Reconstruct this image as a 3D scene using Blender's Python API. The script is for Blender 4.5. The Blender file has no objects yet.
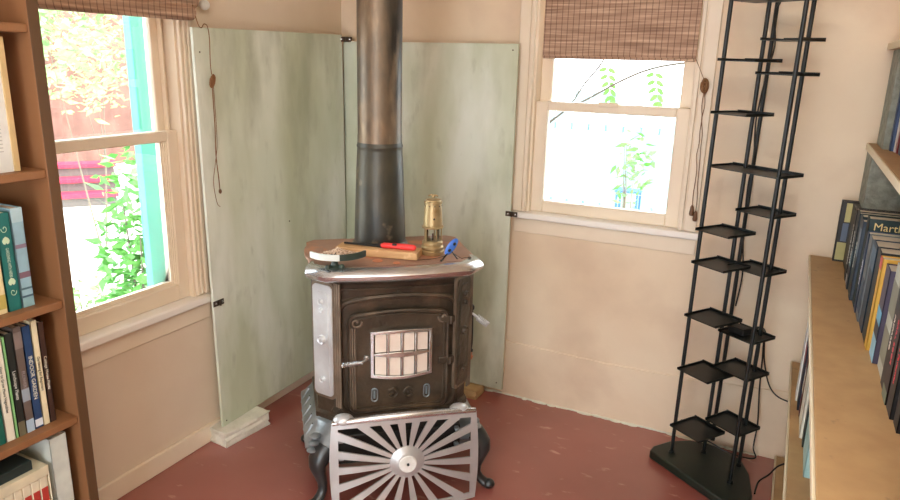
import bpy, bmesh, math, random
from mathutils import Vector, Matrix, Euler
C = bpy.context.scene.collection
R = math.radians
rnd = random.Random(7)

# ------------------------------------------------------------------ camera
def make_camera():
    yaw, pitch, roll, f = R(25.98), R(15.26), R(1.48), 696.0
    fw = Vector((-math.sin(yaw)*math.cos(pitch), math.cos(yaw)*math.cos(pitch), -math.sin(pitch)))
    r = Vector((math.cos(yaw), math.sin(yaw), 0)); u = r.cross(fw)
    r2 = r*math.cos(roll) + u*math.sin(roll); u2 = -r*math.sin(roll) + u*math.cos(roll)
    m = Matrix((r2, u2, -fw)).transposed().to_4x4()
    m.translation = Vector((1.947, -2.793, 1.5))
    cam = bpy.data.cameras.new('camera'); cam.sensor_width = 36; cam.lens = f/900*36; cam.clip_start = .05
    o = bpy.data.objects.new('camera', cam); C.objects.link(o); o.matrix_world = m
    bpy.context.scene.camera = o
make_camera()
sc = bpy.context.scene
sc.view_settings.view_transform = 'Standard'; sc.view_settings.look = 'None'
sc.view_settings.gamma = 1; sc.view_settings.use_curve_mapping = False
sc.view_settings.exposure = 1.45

# ------------------------------------------------------------------ sky, sun, added fill light
w = bpy.data.worlds.new('world'); sc.world = w; w.use_nodes = True
bg = w.node_tree.nodes['Background']; bg.inputs[0].default_value = (.88, .96, 1.04, 1); bg.inputs[1].default_value = 3.2
def add_sun(d, strength, col):
    l = bpy.data.lights.new('sun', 'SUN'); l.energy = strength; l.color = col; l.angle = R(1.0)
    o = bpy.data.objects.new('sun', l); C.objects.link(o)
    o.rotation_euler = Vector(d).to_track_quat('-Z', 'Y').to_euler(); return o
add_sun((-.75, -.12, -1.1), 2.8, (1, .95, .86))
def add_area(loc, target, sx, sy, energy, col):
    l = bpy.data.lights.new('area', 'AREA'); l.shape = 'RECTANGLE'; l.size = sx; l.size_y = sy; l.energy = energy; l.color = col
    o = bpy.data.objects.new('fill_light', l); C.objects.link(o); o.location = loc
    o.rotation_euler = (Vector(target)-Vector(loc)).to_track_quat('-Z', 'Y').to_euler(); return o
add_area((1.9, -2.6, 2.40), (1.9, -2.6, 0), 1.4, 1.4, 12, (1, .94, .86))  # unseen soft fill light added below the ceiling, without a fixture

# ------------------------------------------------------------------ materials
def nodes(m):
    nt = m.node_tree; return nt, nt.nodes, nt.links
def mat(name, col, rough=.6, metal=0, col2=None, scale=6, spread=(.35, .65), bump=0, bscale=None, stretch=(1, 1, 1), detail=4, coat=0):
    m = bpy.data.materials.new(name); m.use_nodes = True
    nt, N, L = nodes(m); b = N['Principled BSDF']
    b.inputs['Base Color'].default_value = (*col, 1); b.inputs['Roughness'].default_value = rough; b.inputs['Metallic'].default_value = metal
    if coat: b.inputs['Coat Weight'].default_value = coat; b.inputs['Coat Roughness'].default_value = .2
    tc = N.new('ShaderNodeTexCoord'); mp = N.new('ShaderNodeMapping'); mp.inputs['Scale'].default_value = stretch
    L.new(tc.outputs['Object'], mp.inputs[0])
    if col2 is not None:
        n = N.new('ShaderNodeTexNoise'); n.inputs['Scale'].default_value = scale; n.inputs['Detail'].default_value = detail
        L.new(mp.outputs[0], n.inputs['Vector'])
        r = N.new('ShaderNodeValToRGB'); r.color_ramp.elements[0].position = spread[0]; r.color_ramp.elements[1].position = spread[1]
        r.color_ramp.elements[0].color = (*col, 1); r.color_ramp.elements[1].color = (*col2, 1)
        L.new(n.outputs[0], r.inputs[0]); L.new(r.outputs[0], b.inputs['Base Color'])
    if bump:
        n2 = N.new('ShaderNodeTexNoise'); n2.inputs['Scale'].default_value = bscale or scale; n2.inputs['Detail'].default_value = 5
        L.new(mp.outputs[0], n2.inputs['Vector'])
        bp = N.new('ShaderNodeBump'); bp.inputs['Strength'].default_value = bump; bp.inputs['Distance'].default_value = .01
        L.new(n2.outputs[0], bp.inputs['Height']); L.new(bp.outputs[0], b.inputs['Normal'])
    return m
def mixlayer(m, col, scale, lo, hi, stretch=(1, 1, 1), fac=1.0):
    """lays blotches of a second colour over a material"""
    nt, N, L = nodes(m); b = N['Principled BSDF']
    tc = N.new('ShaderNodeTexCoord'); mp = N.new('ShaderNodeMapping'); mp.inputs['Scale'].default_value = stretch
    mp.inputs['Location'].default_value = (3.1*scale % 5, 1.7, .4)
    n = N.new('ShaderNodeTexNoise'); n.inputs['Scale'].default_value = scale; n.inputs['Detail'].default_value = 6
    L.new(tc.outputs['Object'], mp.inputs[0]); L.new(mp.outputs[0], n.inputs['Vector'])
    mr = N.new('ShaderNodeMapRange'); mr.inputs[1].default_value = lo; mr.inputs[2].default_value = hi; mr.inputs[4].default_value = fac
    L.new(n.outputs[0], mr.inputs[0])
    mx = N.new('ShaderNodeMix'); mx.data_type = 'RGBA'
    src = b.inputs['Base Color']
    if src.is_linked: L.new(src.links[0].from_socket, mx.inputs[6])
    else: mx.inputs[6].default_value = src.default_value
    mx.inputs[7].default_value = (*col, 1); L.new(mr.outputs[0], mx.inputs[0]); L.new(mx.outputs[2], src)
    return m
def S(r, g, b):   # 8-bit colour as seen -> linear
    f = lambda c: (c/255/12.92) if c/255 <= .04045 else ((c/255+.055)/1.055)**2.4
    return (f(r), f(g), f(b))

M = {}
M['plaster'] = mixlayer(mat('plaster', S(228, 204, 174), .75, col2=S(236, 216, 188), scale=2.2, bump=.25, bscale=14), S(214, 188, 160), 3.0, .48, .7, fac=.7)
M['plaster_left'] = mixlayer(mat('plaster_left', S(222, 202, 178), .8, col2=S(228, 210, 186), scale=2.5, bump=.12, bscale=12), S(205, 182, 140), 1.6, .55, .75, fac=.35)
M['trim'] = mat('trim_paint', S(238, 222, 198), .45, col2=S(232, 214, 188), scale=5, bump=.05)
M['sill'] = mat('sill_paint_daylit', S(246, 240, 230), .4)  # whiter than the trim: daylight on the sills put into the paint
M['ceiling'] = mat('ceiling_paint', S(236, 226, 212), .8)
M['floor'] = mixlayer(mixlayer(mat('floor_red', S(148, 80, 70), .3, col2=S(162, 92, 82), scale=2.2, bump=.04, bscale=9, coat=1.0), S(142, 74, 56), 1.1, .5, .7, fac=.6), S(215, 165, 148), 10, .64, .74, stretch=(1, 2.2, 1), fac=.6)
M['shield'] = mixlayer(mixlayer(mixlayer(mixlayer(mat('cement_board', S(212, 218, 198), .6, col2=S(226, 230, 214), scale=3, spread=(.42, .58), stretch=(1, 1, .5), bump=.06, bscale=40),
                       S(184, 190, 158), 3.2, .42, .62, stretch=(1, 1, .3), fac=.8), S(150, 154, 126), 4.5, .50, .68, stretch=(1.2, 1.2, .4), fac=.6), S(238, 240, 232), 3.6, .5, .66, stretch=(1, 1, .3), fac=.6), S(140, 142, 116), 22, .60, .78, stretch=(1, 1, .4), fac=.3)
M['block'] = mat('limewashed_block', S(212, 208, 190), .9, col2=S(226, 222, 206), scale=14, bump=.5, bscale=40)
M['block_tan'] = mat('tan_block', S(205, 170, 120), .85, col2=S(190, 155, 108), scale=12, bump=.3, bscale=30)
M['iron'] = mixlayer(mat('cast_iron', S(84, 72, 58), .36, .35, col2=S(62, 54, 44), scale=9, bump=.35, bscale=45), S(120, 100, 78), 9, .52, .72, fac=.6)
M['iron_dark'] = mat('black_iron', S(44, 44, 42), .45, .4, col2=S(34, 34, 33), scale=9, bump=.2, bscale=50)
M['base_iron'] = mat('polished_base_iron', S(158, 168, 172), .32, .55, col2=S(128, 136, 140), scale=8, bump=.15, bscale=30)
M['leg_iron'] = mat('leg_iron', S(84, 88, 88), .34, .6, col2=S(66, 68, 68), scale=8, bump=.15, bscale=30)
M['iron_light'] = mat('worn_iron', S(140, 124, 106), .35, .5, col2=S(110, 96, 80), scale=12)
M['nickel'] = mat('nickel', S(216, 222, 226), .24, .85, col2=S(196, 190, 182), scale=6, bump=.05)
M['nickel_side'] = mat('nickel_side', S(234, 240, 242), .32, .45, col2=S(205, 206, 206), scale=7, bump=.08)
M['fan_nickel'] = mat('fan_nickel', S(204, 206, 204), .36, .5, col2=S(186, 186, 184), scale=5, bump=.08)
M['hub'] = mat('hub_enamel', S(240, 240, 236), .4, 0, col2=S(215, 214, 205), scale=30)
M['mica'] = mat('mica', S(232, 222, 208), .5, 0, col2=S(222, 202, 186), scale=10)
M['rust_top'] = mixlayer(mixlayer(mat('rusty_top', S(172, 136, 116), .5, .15, col2=S(150, 114, 94), scale=9, bump=.1), S(206, 138, 96), 7, .56, .66, fac=.8), S(110, 84, 70), 5, .6, .75, fac=.6)
M['pipe'] = mixlayer(mixlayer(mat('pipe_steel', S(128, 108, 86), .4, .45, col2=S(92, 84, 72), scale=7, spread=(.42, .58), stretch=(1, 1, .5), bump=.1, bscale=30), S(44, 44, 42), 6, .47, .60, stretch=(1.5, 1.5, .35), fac=.85), S(170, 150, 120), 14, .58, .72, stretch=(1.2, 1.2, .35), fac=.5)
M['pipe_dark'] = mixlayer(mixlayer(mat('pipe_lower', S(76, 72, 58), .42, .2, col2=S(52, 52, 46), scale=8, spread=(.4, .6), stretch=(1, 1, .6), bump=.1, bscale=20), S(38, 40, 36), 6, .5, .62, stretch=(1.5, 1.5, .4), fac=.7), S(130, 116, 92), 13, .64, .72, fac=.7)
M['brass'] = mixlayer(mat('brass', S(182, 160, 116), .42, .55, col2=S(164, 140, 98), scale=10), S(120, 92, 50), 14, .6, .75, fac=.6)
M['red'] = mat('red_plastic', S(228, 62, 60), .35)
M['black'] = mat('black_paint', S(16, 22, 21), .38, 0, col2=S(11, 15, 14), scale=8)
M['black_base'] = mixlayer(mat('black_base', S(30, 40, 30), .45, 0, col2=S(24, 30, 24), scale=10), S(60, 70, 50), 12, .62, .75, fac=.5)
M['cable'] = mat('cable', S(22, 22, 20), .5)
M['blue'] = mat('blue_plastic', S(72, 122, 214), .35)
M['plank'] = mixlayer(mat('plank', S(212, 172, 122), .7, col2=S(196, 152, 104), scale=10, stretch=(1, 4, 4)), S(236, 206, 160), 30, .6, .7, fac=.6)
M['copper'] = mat('copper', S(206, 138, 104), .45, .4)
M['gravel'] = mat('gravel', S(176, 144, 118), .9, 0, col2=S(232, 208, 184), scale=140, spread=(.42, .58), bump=1, bscale=150)
M['white'] = mat('white_rim', S(214, 222, 216), .45)
M['darkgreen'] = mat('dark_green', S(44, 58, 50), .45)
M['bookcase'] = mixlayer(mat('brown_wood', S(148, 104, 68), .5, col2=S(134, 92, 58), scale=5, stretch=(1, 1, .15), bump=.05), S(120, 78, 46), 4, .52, .75, stretch=(3, 3, .3), fac=.5)
M['bookcase_edge_shade'] = mat('brown_wood_edge_shade', S(104, 76, 48), .55, col2=S(92, 66, 42), scale=6, stretch=(1, 1, .2))  # shade on the unlit front edge, put into a darker wood colour
M['shelfboard'] = mixlayer(mat('hardboard', S(188, 152, 106), .6, col2=S(178, 142, 98), scale=18, bump=.05), S(150, 122, 88), 30, .68, .74, fac=.6)
M['shelfedge'] = mat('cream_edge', S(228, 214, 184), .6)
M['cinder'] = mixlayer(mat('cinder', S(158, 160, 146), .95, col2=S(132, 134, 122), scale=40, bump=.8, bscale=90), S(150, 150, 138), 70, .6, .7, fac=.6)
M['teal'] = mat('teal_paint', S(88, 176, 160), .55, col2=S(74, 160, 150), scale=4)
M['skyblue'] = mat('pale_blue_paint', S(130, 200, 220), .55)
M['tableblue'] = mat('table_blue', S(40, 84, 130), .5)
M['stem'] = mat('shrub_stem', S(104, 94, 80), .7)
M['brownwall'] = mat('brown_siding', S(128, 84, 72), .8, col2=S(100, 68, 58), scale=3)
M['redsteps'] = mat('red_steps', S(190, 40, 66), .6)
M['stepshade'] = mat('step_riser', S(90, 84, 80), .8)
M['ground'] = mat('pale_concrete', S(226, 222, 212), .85, col2=S(212, 208, 198), scale=1.5)
M['leaf'] = mat('leaf_green', S(96, 160, 72), .5, col2=S(76, 138, 60), scale=9)
M['leaf_pale'] = mat('leaf_pale', S(150, 186, 120), .5, col2=S(112, 156, 90), scale=9)
M['branch'] = mat('branch', S(66, 60, 54), .7)
M['whitefence'] = mat('pale_fence', S(118, 150, 156), .6)
M['cord'] = mat('cord', S(132, 92, 56), .8)
M['tassel'] = mat('tassel_wood', S(112, 76, 48), .5)
M['bracket'] = mat('bracket_iron', S(70, 58, 46), .5, .5)
def bamboo_mat():
    m = bpy.data.materials.new('woven_bamboo'); m.use_nodes = True
    nt, N, L = nodes(m); b = N['Principled BSDF']; b.inputs['Roughness'].default_value = .7
    tc = N.new('ShaderNodeTexCoord'); sp = N.new('ShaderNodeSeparateXYZ'); L.new(tc.outputs['Object'], sp.inputs[0])
    mp = N.new('ShaderNodeMapping'); mp.inputs['Scale'].default_value = (1, 1, 26); L.new(tc.outputs['Object'], mp.inputs[0])
    n = N.new('ShaderNodeTexNoise'); n.inputs['Scale'].default_value = 5; n.inputs['Detail'].default_value = 3; L.new(mp.outputs[0], n.inputs['Vector'])
    r = N.new('ShaderNodeValToRGB'); e = r.color_ramp.elements
    e[0].position = .3; e[0].color = (*S(140, 108, 86), 1); e[1].position = .68; e[1].color = (*S(206, 174, 146), 1)  # weave colours lightened in place of daylight shining through
    x = r.color_ramp.elements.new(.5); x.color = (*S(172, 138, 114), 1)
    L.new(n.outputs[0], r.inputs[0])
    ad = N.new('ShaderNodeMath'); ad.operation = 'ADD'; L.new(sp.outputs[0], ad.inputs[0]); L.new(sp.outputs[1], ad.inputs[1])
    mu = N.new('ShaderNodeMath'); mu.operation = 'MULTIPLY'; mu.inputs[1].default_value = 44; L.new(ad.outputs[0], mu.inputs[0])
    fr = N.new('ShaderNodeMath'); fr.operation = 'FRACT'; L.new(mu.outputs[0], fr.inputs[0])
    lt = N.new('ShaderNodeMath'); lt.operation = 'LESS_THAN'; lt.inputs[1].default_value = .14; L.new(fr.outputs[0], lt.inputs[0])
    mm = N.new('ShaderNodeMath'); mm.operation = 'MULTIPLY'; mm.inputs[1].default_value = .6; L.new(lt.outputs[0], mm.inputs[0])
    mx = N.new('ShaderNodeMix'); mx.data_type = 'RGBA'; mx.inputs[7].default_value = (*S(78, 50, 36), 1)
    L.new(mm.outputs[0], mx.inputs[0]); L.new(r.outputs[0], mx.inputs[6]); L.new(mx.outputs[2], b.inputs['Base Color'])
    bp = N.new('ShaderNodeBump'); bp.inputs['Strength'].default_value = .6; bp.inputs['Distance'].default_value = .004
    L.new(n.outputs[0], bp.inputs['Height']); L.new(bp.outputs[0], b.inputs['Normal'])
    return m
M['bamboo'] = bamboo_mat()
def glass_mat():
    m = bpy.data.materials.new('window_glass'); m.use_nodes = True
    nt, N, L = nodes(m); N.remove(N['Principled BSDF']); out = N['Material Output']
    t = N.new('ShaderNodeBsdfTransparent'); g = N.new('ShaderNodeBsdfGlossy'); g.inputs['Roughness'].default_value = .02
    t.inputs[0].default_value = (.97, .985, .98, 1)
    f = N.new('ShaderNodeFresnel'); f.inputs[0].default_value = 1.45; mx = N.new('ShaderNodeMixShader')
    L.new(f.outputs[0], mx.inputs[0]); L.new(t.outputs[0], mx.inputs[1]); L.new(g.outputs[0], mx.inputs[2]); L.new(mx.outputs[0], out.inputs[0])
    return m
M['glass'] = glass_mat()
_cache = {}
def flat(rgb, rough=.5):
    k = (rgb, rough)
    if k not in _cache: _cache[k] = mat('print_%d_%d_%d' % rgb, S(*rgb), rough, col2=tuple(c*.86 for c in S(*rgb)), scale=20)
    return _cache[k]

# ------------------------------------------------------------------ mesh helpers
class MB:
    def __init__(s): s.bm = bmesh.new()
    def _add(s, vs, fs, T=None):
        v = [s.bm.verts.new(T @ Vector(p) if T else p) for p in vs]
        for f in fs:
            try: s.bm.faces.new([v[i] for i in f])
            except ValueError: pass
        return v
    def box(s, x0, x1, y0, y1, z0, z1, T=None):
        s._add([(x0,y0,z0),(x1,y0,z0),(x1,y1,z0),(x0,y1,z0),(x0,y0,z1),(x1,y0,z1),(x1,y1,z1),(x0,y1,z1)],
               [(0,3,2,1),(4,5,6,7),(0,1,5,4),(1,2,6,5),(2,3,7,6),(3,0,4,7)], T); return s
    def prism(s, pts, z0, z1, T=None, cap=True):
        n = len(pts)
        s._add([(p[0],p[1],z0) for p in pts]+[(p[0],p[1],z1) for p in pts],
               ([tuple(range(n))[::-1], tuple(range(n, 2*n))] if cap else [])+[(i,(i+1)%n,n+(i+1)%n,n+i) for i in range(n)], T); return s
    def loft(s, rings, cap=True, closed=False):
        n = len(rings[0]); m = len(rings)
        fs = []
        for k in range(m if closed else m-1):
            a, b = k*n, ((k+1) % m)*n
            fs += [(a+i, a+(i+1)%n, b+(i+1)%n, b+i) for i in range(n)]
        if cap and not closed: fs += [tuple(range(n))[::-1], tuple(range((m-1)*n, m*n))]
        s._add([p for r in rings for p in r], fs); return s
    def lathe(s, prof, c=(0,0,0), n=32, T=None):
        rings = []
        for r, z in prof: rings.append([(c[0]+r*math.cos(2*math.pi*i/n), c[1]+r*math.sin(2*math.pi*i/n), c[2]+z) for i in range(n)])
        if T: rings = [[T @ Vector(p) for p in r] for r in rings]
        return s.loft(rings)
    def tube(s, path, r, n=10, T=None):
        P = [Vector(p) for p in path]; rs = r if isinstance(r, (list, tuple)) else [r]*len(P)
        rings = []; prev = None
        for i, p in enumerate(P):
            t = ((P[min(i+1,len(P)-1)]-P[max(i-1,0)])).normalized()
            if prev is None: a = t.orthogonal().normalized()
            else: a = (prev - t*prev.dot(t)).normalized()
            prev = a; b = t.cross(a)
            rings.append([p + (a*math.cos(2*math.pi*k/n)+b*math.sin(2*math.pi*k/n))*rs[i] for k in range(n)])
        if T: rings = [[T @ q for q in g] for g in rings]
        return s.loft(rings)
    def ball(s, c, r, sc=(1,1,1), n=14, T=None):
        rings = [[(c[0]+r*sc[0]*math.sin(a)*math.cos(b), c[1]+r*sc[1]*math.sin(a)*math.sin(b), c[2]-r*sc[2]*math.cos(a))
                  for b in [2*math.pi*k/n for k in range(n)]] for a in [math.pi*(j+.02)/(n//2+.04) for j in range(n//2+1)]]
        if T: rings = [[T @ Vector(p) for p in g] for g in rings]
        return s.loft(rings)
    def build(s, name, m, parent=None, smooth=False, bevel=0, seg=2, loc=None):
        bmesh.ops.recalc_face_normals(s.bm, faces=s.bm.faces)
        me = bpy.data.meshes.new(name); s.bm.to_mesh(me); s.bm.free()
        o = bpy.data.objects.new(name, me); C.objects.link(o)
        for x in (m if isinstance(m, list) else [m]): me.materials.append(x)
        if smooth:
            for p in me.polygons: p.use_smooth = True
            me.set_sharp_from_angle(angle=R(38))
        if bevel:
            b = o.modifiers.new('bevel', 'BEVEL'); b.width = bevel; b.segments = seg; b.limit_method = 'ANGLE'; b.angle_limit = R(40)
            for p in me.polygons: p.use_smooth = True
            me.set_sharp_from_angle(angle=R(60))
        if parent: o.parent = parent
        return o
def each(mb, name, m, parent=None, **k):
    """build every separate piece of a mesh builder as a part of its own"""
    left = set(mb.bm.verts); out = []
    while left:
        st = [left.pop()]; isl = set(st)
        while st:
            v = st.pop()
            for e_ in v.link_edges:
                q = e_.other_vert(v)
                if q not in isl: isl.add(q); st.append(q)
        left -= isl; n_ = MB(); mp_ = {v: n_.bm.verts.new(v.co) for v in isl}
        for f in {f for v in isl for f in v.link_faces}: n_.bm.faces.new([mp_[v] for v in f.verts])
        out.append(n_.build(name, m, parent, **k))
    mb.bm.free(); return out
def tag(o, label, cat, group=None):
    o['label'] = label; o['category'] = cat
    if group: o['group'] = group
    return o
def struct(o):
    o['kind'] = 'structure'; return o
def empty(name, label, cat, loc=(0,0,0), rz=0, group=None):
    o = bpy.data.objects.new(name, None); C.objects.link(o); o.location = loc; o.rotation_euler = (0, 0, rz); o.empty_display_size = .05
    return tag(o, label, cat, group)
def smooth_path(pts, k=6):
    P = [Vector(p) for p in pts]; out = []
    for i in range(len(P)-1):
        a, b, c, d = P[max(i-1,0)], P[i], P[i+1], P[min(i+2,len(P)-1)]
        for j in range(k):
            t = j/k
            out.append(.5*((2*b)+(c-a)*t+(2*a-5*b+4*c-d)*t*t+(3*b-a-3*c+d)*t**3))
    out.append(P[-1]); return out
def text(body, size, T, m, parent, name='lettering', depth=.0004, align='CENTER', fit=None):
    cu = bpy.data.curves.new('t', 'FONT'); cu.body = body; cu.size = size; cu.extrude = depth
    cu.align_x = align; cu.align_y = 'CENTER'; cu.resolution_u = 2
    t = bpy.data.objects.new('t', cu); C.objects.link(t)
    dg = bpy.context.evaluated_depsgraph_get(); dg.update()
    me = bpy.data.meshes.new_from_object(t.evaluated_get(dg)); me.name = name
    bpy.data.objects.remove(t); bpy.data.curves.remove(cu)
    xs = [v.co.x for v in me.vertices]
    if fit and xs:
        k = fit/(max(xs)-min(xs))
        if k < 1: me.transform(Matrix.Diagonal((k, 1, 1, 1)))
    me.transform(T); me.materials.clear(); me.materials.append(m)
    o = bpy.data.objects.new(name, me); C.objects.link(o); o.parent = parent
    return o

# ------------------------------------------------------------------ the room
CEIL = 2.45; YB = -4.6; XR = 2.55
LW = dict(y0=-1.86, y1=-.972, z0=.60, z1=1.95)       # opening of the left window
RW = dict(x0=.945, x1=1.588, z0=.87, z1=1.95)        # opening of the back window
struct(MB().box(-.16, XR+.12, YB, .16, -.12, 0).build('floor', M['floor']))
struct(MB().box(-.35, XR+.12, YB, .35, CEIL, CEIL+.12).build('ceiling', M['ceiling']))
b = MB()
b.box(-.14, 0, YB, LW['y0'], 0, CEIL).box(-.14, 0, LW['y1'], .14, 0, CEIL).box(-.14, 0, LW['y0'], LW['y1'], 0, LW['z0']).box(-.14, 0, LW['y0'], LW['y1'], LW['z1'], CEIL)
struct(b.build('wall_left', M['plaster_left']))
b = MB()
b.box(0, RW['x0'], 0, .14, 0, CEIL).box(RW['x1'], XR+.12, 0, .14, 0, CEIL).box(RW['x0'], RW['x1'], 0, .14, 0, RW['z0']).box(RW['x0'], RW['x1'], 0, .14, RW['z1'], CEIL)
struct(b.build('wall_back', M['plaster']))
struct(MB().box(XR, XR+.12, YB, 0, 0, CEIL).build('wall_right', M['plaster']))
struct(MB().box(-.14, .9, YB-.14, YB, 0, CEIL).box(2.3, XR+.12, YB-.14, YB, 0, CEIL).box(.9, 2.3, YB-.14, YB, 2.1, CEIL).build('wall_front', M['plaster_left']))  # unseen wall behind the camera, its opening added to let daylight in
struct(MB().box(0, .014, YB, -.02, 0, .075).build('baseboard_left', M['trim'], bevel=.003))
# plastered-over base ledge of the back wall, rough lower edge
b = MB(); rr = random.Random(3)
xs = [.60+i*.03 for i in range(50)]
top = [.255+.018*math.sin(x*3.1)+.004*rr.random()+(x-.9)*.03 for x in xs]
for i in range(len(xs)-1):
    b._add([(xs[i],-.006,0),(xs[i+1],-.006,0),(xs[i+1],-.006,top[i+1]),(xs[i],-.006,top[i]),(xs[i],.001,0),(xs[i+1],.001,0),(xs[i+1],.001,top[i+1]+.004),(xs[i],.001,top[i]+.004)],
           [(0,1,2,3),(3,2,6,7)])
struct(b.build('baseboard_back', M['plaster'], smooth=True))
b = MB(); x = .60
while x < 2.0:
    d = .005+.012*rr.random(); l = .02+.04*rr.random(); b.ball((x, -.006, 0), 1, (l*.7, d, .004+.006*rr.random()), n=8); x += l
struct(b.build('trim_1', M['block'], smooth=True))

# -------- left window
def sash_frame(b, axis, a0, a1, z0, z1, st, top, bot, d0, d1):
    def bx(p0, p1, q0, q1):
        if axis == 'y': b.box(d0, d1, p0, p1, q0, q1)
        else: b.box(p0, p1, d0, d1, q0, q1)
    bx(a0, a0+st, z0, z1); bx(a1-st, a1, z0, z1); bx(a0+st, a1-st, z0, z0+bot); bx(a0+st, a1-st, z1-top, z1)
wl = struct(MB().box(-.14, -.005, LW['y1']-.012, LW['y1'], LW['z0'], LW['z1']).box(-.14, -.005, LW['y0'], LW['y0']+.012, LW['z0'], LW['z1'])
      .box(-.14, -.005, LW['y0'], LW['y1'], LW['z1']-.012, LW['z1']).build('window_1', M['trim'], bevel=.002))
b = MB()
for k, (q0, q1, h) in enumerate(((0, .010, .012), (.010, .017, .007), (.017, .028, .014), (.028, .036, .008), (.036, .052, .016))):
    b.box(0, h, LW['y1']-.004+q0, LW['y1']-.004+q1, LW['z0']+.02, 2.02)
    b.box(0, h, LW['y0']+.004-q1, LW['y0']+.004-q0, LW['z0']+.02, 2.02)
b.box(0, .018, LW['y0']-.08, LW['y1']+.08, 1.95, 2.03)
b.build('window_casing', M['trim'], wl, bevel=.002)
MB().box(-.13, .030, LW['y0']-.06, -.900, .583, .613).build('window_sill', M['sill'], wl, bevel=.006)
MB().box(0, .006, LW['y0']-.04, -.915, .515, .585).build('sill_apron', M['trim'], wl, bevel=.003)
b = MB(); sash_frame(b, 'y', LW['y0']+.012, LW['y1']-.012, .613, 1.235, .046, .036, .060, -.058, -.024)
s1 = b.build('lower_sash', M['trim'], wl, bevel=.004)
b = MB()
for k in range(4): # stepped glazing bead round the lower glass
    o_ = .046+.004*k; sash_frame(b, 'y', LW['y0']+.012+o_, LW['y1']-.012-o_, .613+.057+.004*k, 1.235-.034, .004, .002, .004, -.052+.004*(-k), -.030-.005*k)
b.build('glazing_bead', M['trim'], s1)
MB().box(-.050, -.047, LW['y0']+.05, LW['y1']-.05, .68, 1.21).build('glass_pane', M['glass'], s1)
b = MB(); sash_frame(b, 'y', LW['y0']+.012, LW['y1']-.012, 1.195, 1.93, .045, .05, .036, -.10, -.066)
s2 = b.build('upper_sash', M['trim'], wl, bevel=.004)
MB().box(-.085, -.082, LW['y0']+.05, LW['y1']-.05, 1.22, 1.90).build('glass_pane', M['glass'], s2)
b = MB()
for k in range(3): b.box(-.066+.002, -.056+.01*k-.01, LW['y1']-.012-.006*(k+1), LW['y1']-.012-.006*k, 1.235, 1.94)
b.build('sash_stop', M['trim'], wl)
# -------- back window
wr = struct(MB().box(RW['x0'], RW['x0']+.012, .005, .14, RW['z0'], RW['z1']).box(RW['x1']-.012, RW['x1'], .005, .14, RW['z0'], RW['z1'])
      .box(RW['x0'], RW['x1'], .005, .14, RW['z1']-.012, RW['z1']).build('window_2', M['trim'], bevel=.002))
b = MB()
for q0, q1, h in ((0, .014, .020), (.014, .020, .012), (.020, .066, .016)):
    b.box(RW['x0']+.004-q1, RW['x0']+.004-q0, -h, 0, RW['z0']+.01, 2.02)
    b.box(RW['x1']-.004+q0, RW['x1']-.004+q1, -h, 0, RW['z0']+.01, 2.02)
b.box(RW['x0']-.07, RW['x1']+.07, -.018, 0, 1.95, 2.03)
b.build('window_casing', M['trim'], wr, bevel=.002)
MB().box(.885, 1.665, -.030, .13, .85, .878).build('window_sill', M['sill'], wr, bevel=.006)
MB().box(.895, 1.655, -.006, 0, .785, .85).build('sill_apron', M['trim'], wr, bevel=.003)
b = MB(); sash_frame(b, 'x', RW['x0']+.012, RW['x1']-.012, .878, 1.345, .052, .036, .050, .024, .058)
s3 = b.build('lower_sash', M['trim'], wr, bevel=.004)
MB().box(RW['x0']+.05, RW['x1']-.05, .046, .049, .92, 1.32).build('glass_pane', M['glass'], s3)
MB().box(1.22, 1.30, .018, .03, 1.333, 1.352).build('sash_lock', M['trim'], s3, bevel=.004)
b = MB(); sash_frame(b, 'x', RW['x0']+.012, RW['x1']-.012, 1.305, 1.93, .05, .05, .036, .066, .10)
s4 = b.build('upper_sash', M['trim'], wr, bevel=.004)
MB().box(RW['x0']+.05, RW['x1']-.05, .082, .085, 1.32, 1.90).build('glass_pane', M['glass'], s4)

# ------------------------------------------------------------------ woven bamboo shades
def shade_panel(b, a0, a1, axis, d, zb, zt, folds):
    """d = outward direction sign from the wall; stacked roman folds at the bottom"""
    def bx(p0, p1, e0, e1, q0, q1):
        e0, e1 = sorted((e0*d, e1*d))
        if axis == 'x': b.box(p0, p1, e0, e1, q0, q1)
        else: b.box(e0, e1, p0, p1, q0, q1)
    for i, (q0, q1, off) in enumerate(folds): bx(a0+.002*i, a1-.002*i, off, off+.008, q0, q1)
sh = empty('bamboo_shade', 'woven brown bamboo roman shade hanging half down over the back wall window', 'window shade', (1.29, -.02, 1.52))
b = MB(); shade_panel(b, -.293, .293, 'x', -1, 0, 1, [(.0, .30, .020), (.105, .36, .010), (.135, .44, .003)])
b.build('shade_panel', M['bamboo'], sh, bevel=.002)
MB().box(-.290, .290, -.034, -.012, -.004, .008).build('bottom_rail', M['bamboo'], sh, bevel=.003)
def wob(p, q, n, a, seed):
    r_ = random.Random(seed); P = []
    for i in range(n+1):
        t = i/n; v = Vector(p).lerp(Vector(q), t)
        if 0 < i < n: v += Vector((r_.uniform(-a, a), r_.uniform(-a, a)*.3, 0))
        P.append(v)
    return smooth_path(P, 4)
o = (1.29, -.02, 1.52)
def rel(p): return (p[0]-o[0], p[1]-o[1], p[2]-o[2])
b = MB(); b.tube([rel((1.578, -.045, 1.535)), rel((1.617, -.035, 1.455))], .0012, 6)
for k in range(12):
    a = k*.8; q_ = .25+.75*((k*7) % 12)/12; b.tube(smooth_path([rel((1.622+.014*q_*math.cos(a+j*1.05), -.035+.010*math.sin(a*2+j), 1.432+.028*q_*math.sin(a+j*1.05))) for j in range(6)], 3), .0030, 6)
b.tube(wob(rel((1.622, -.032, 1.41)), rel((1.628, -.032, .985)), 9, .004, 1), .0015, 6)
b.tube(wob(rel((1.624, -.030, 1.41)), rel((1.643, -.032, .965)), 9, .004, 2), .0015, 6)
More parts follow.
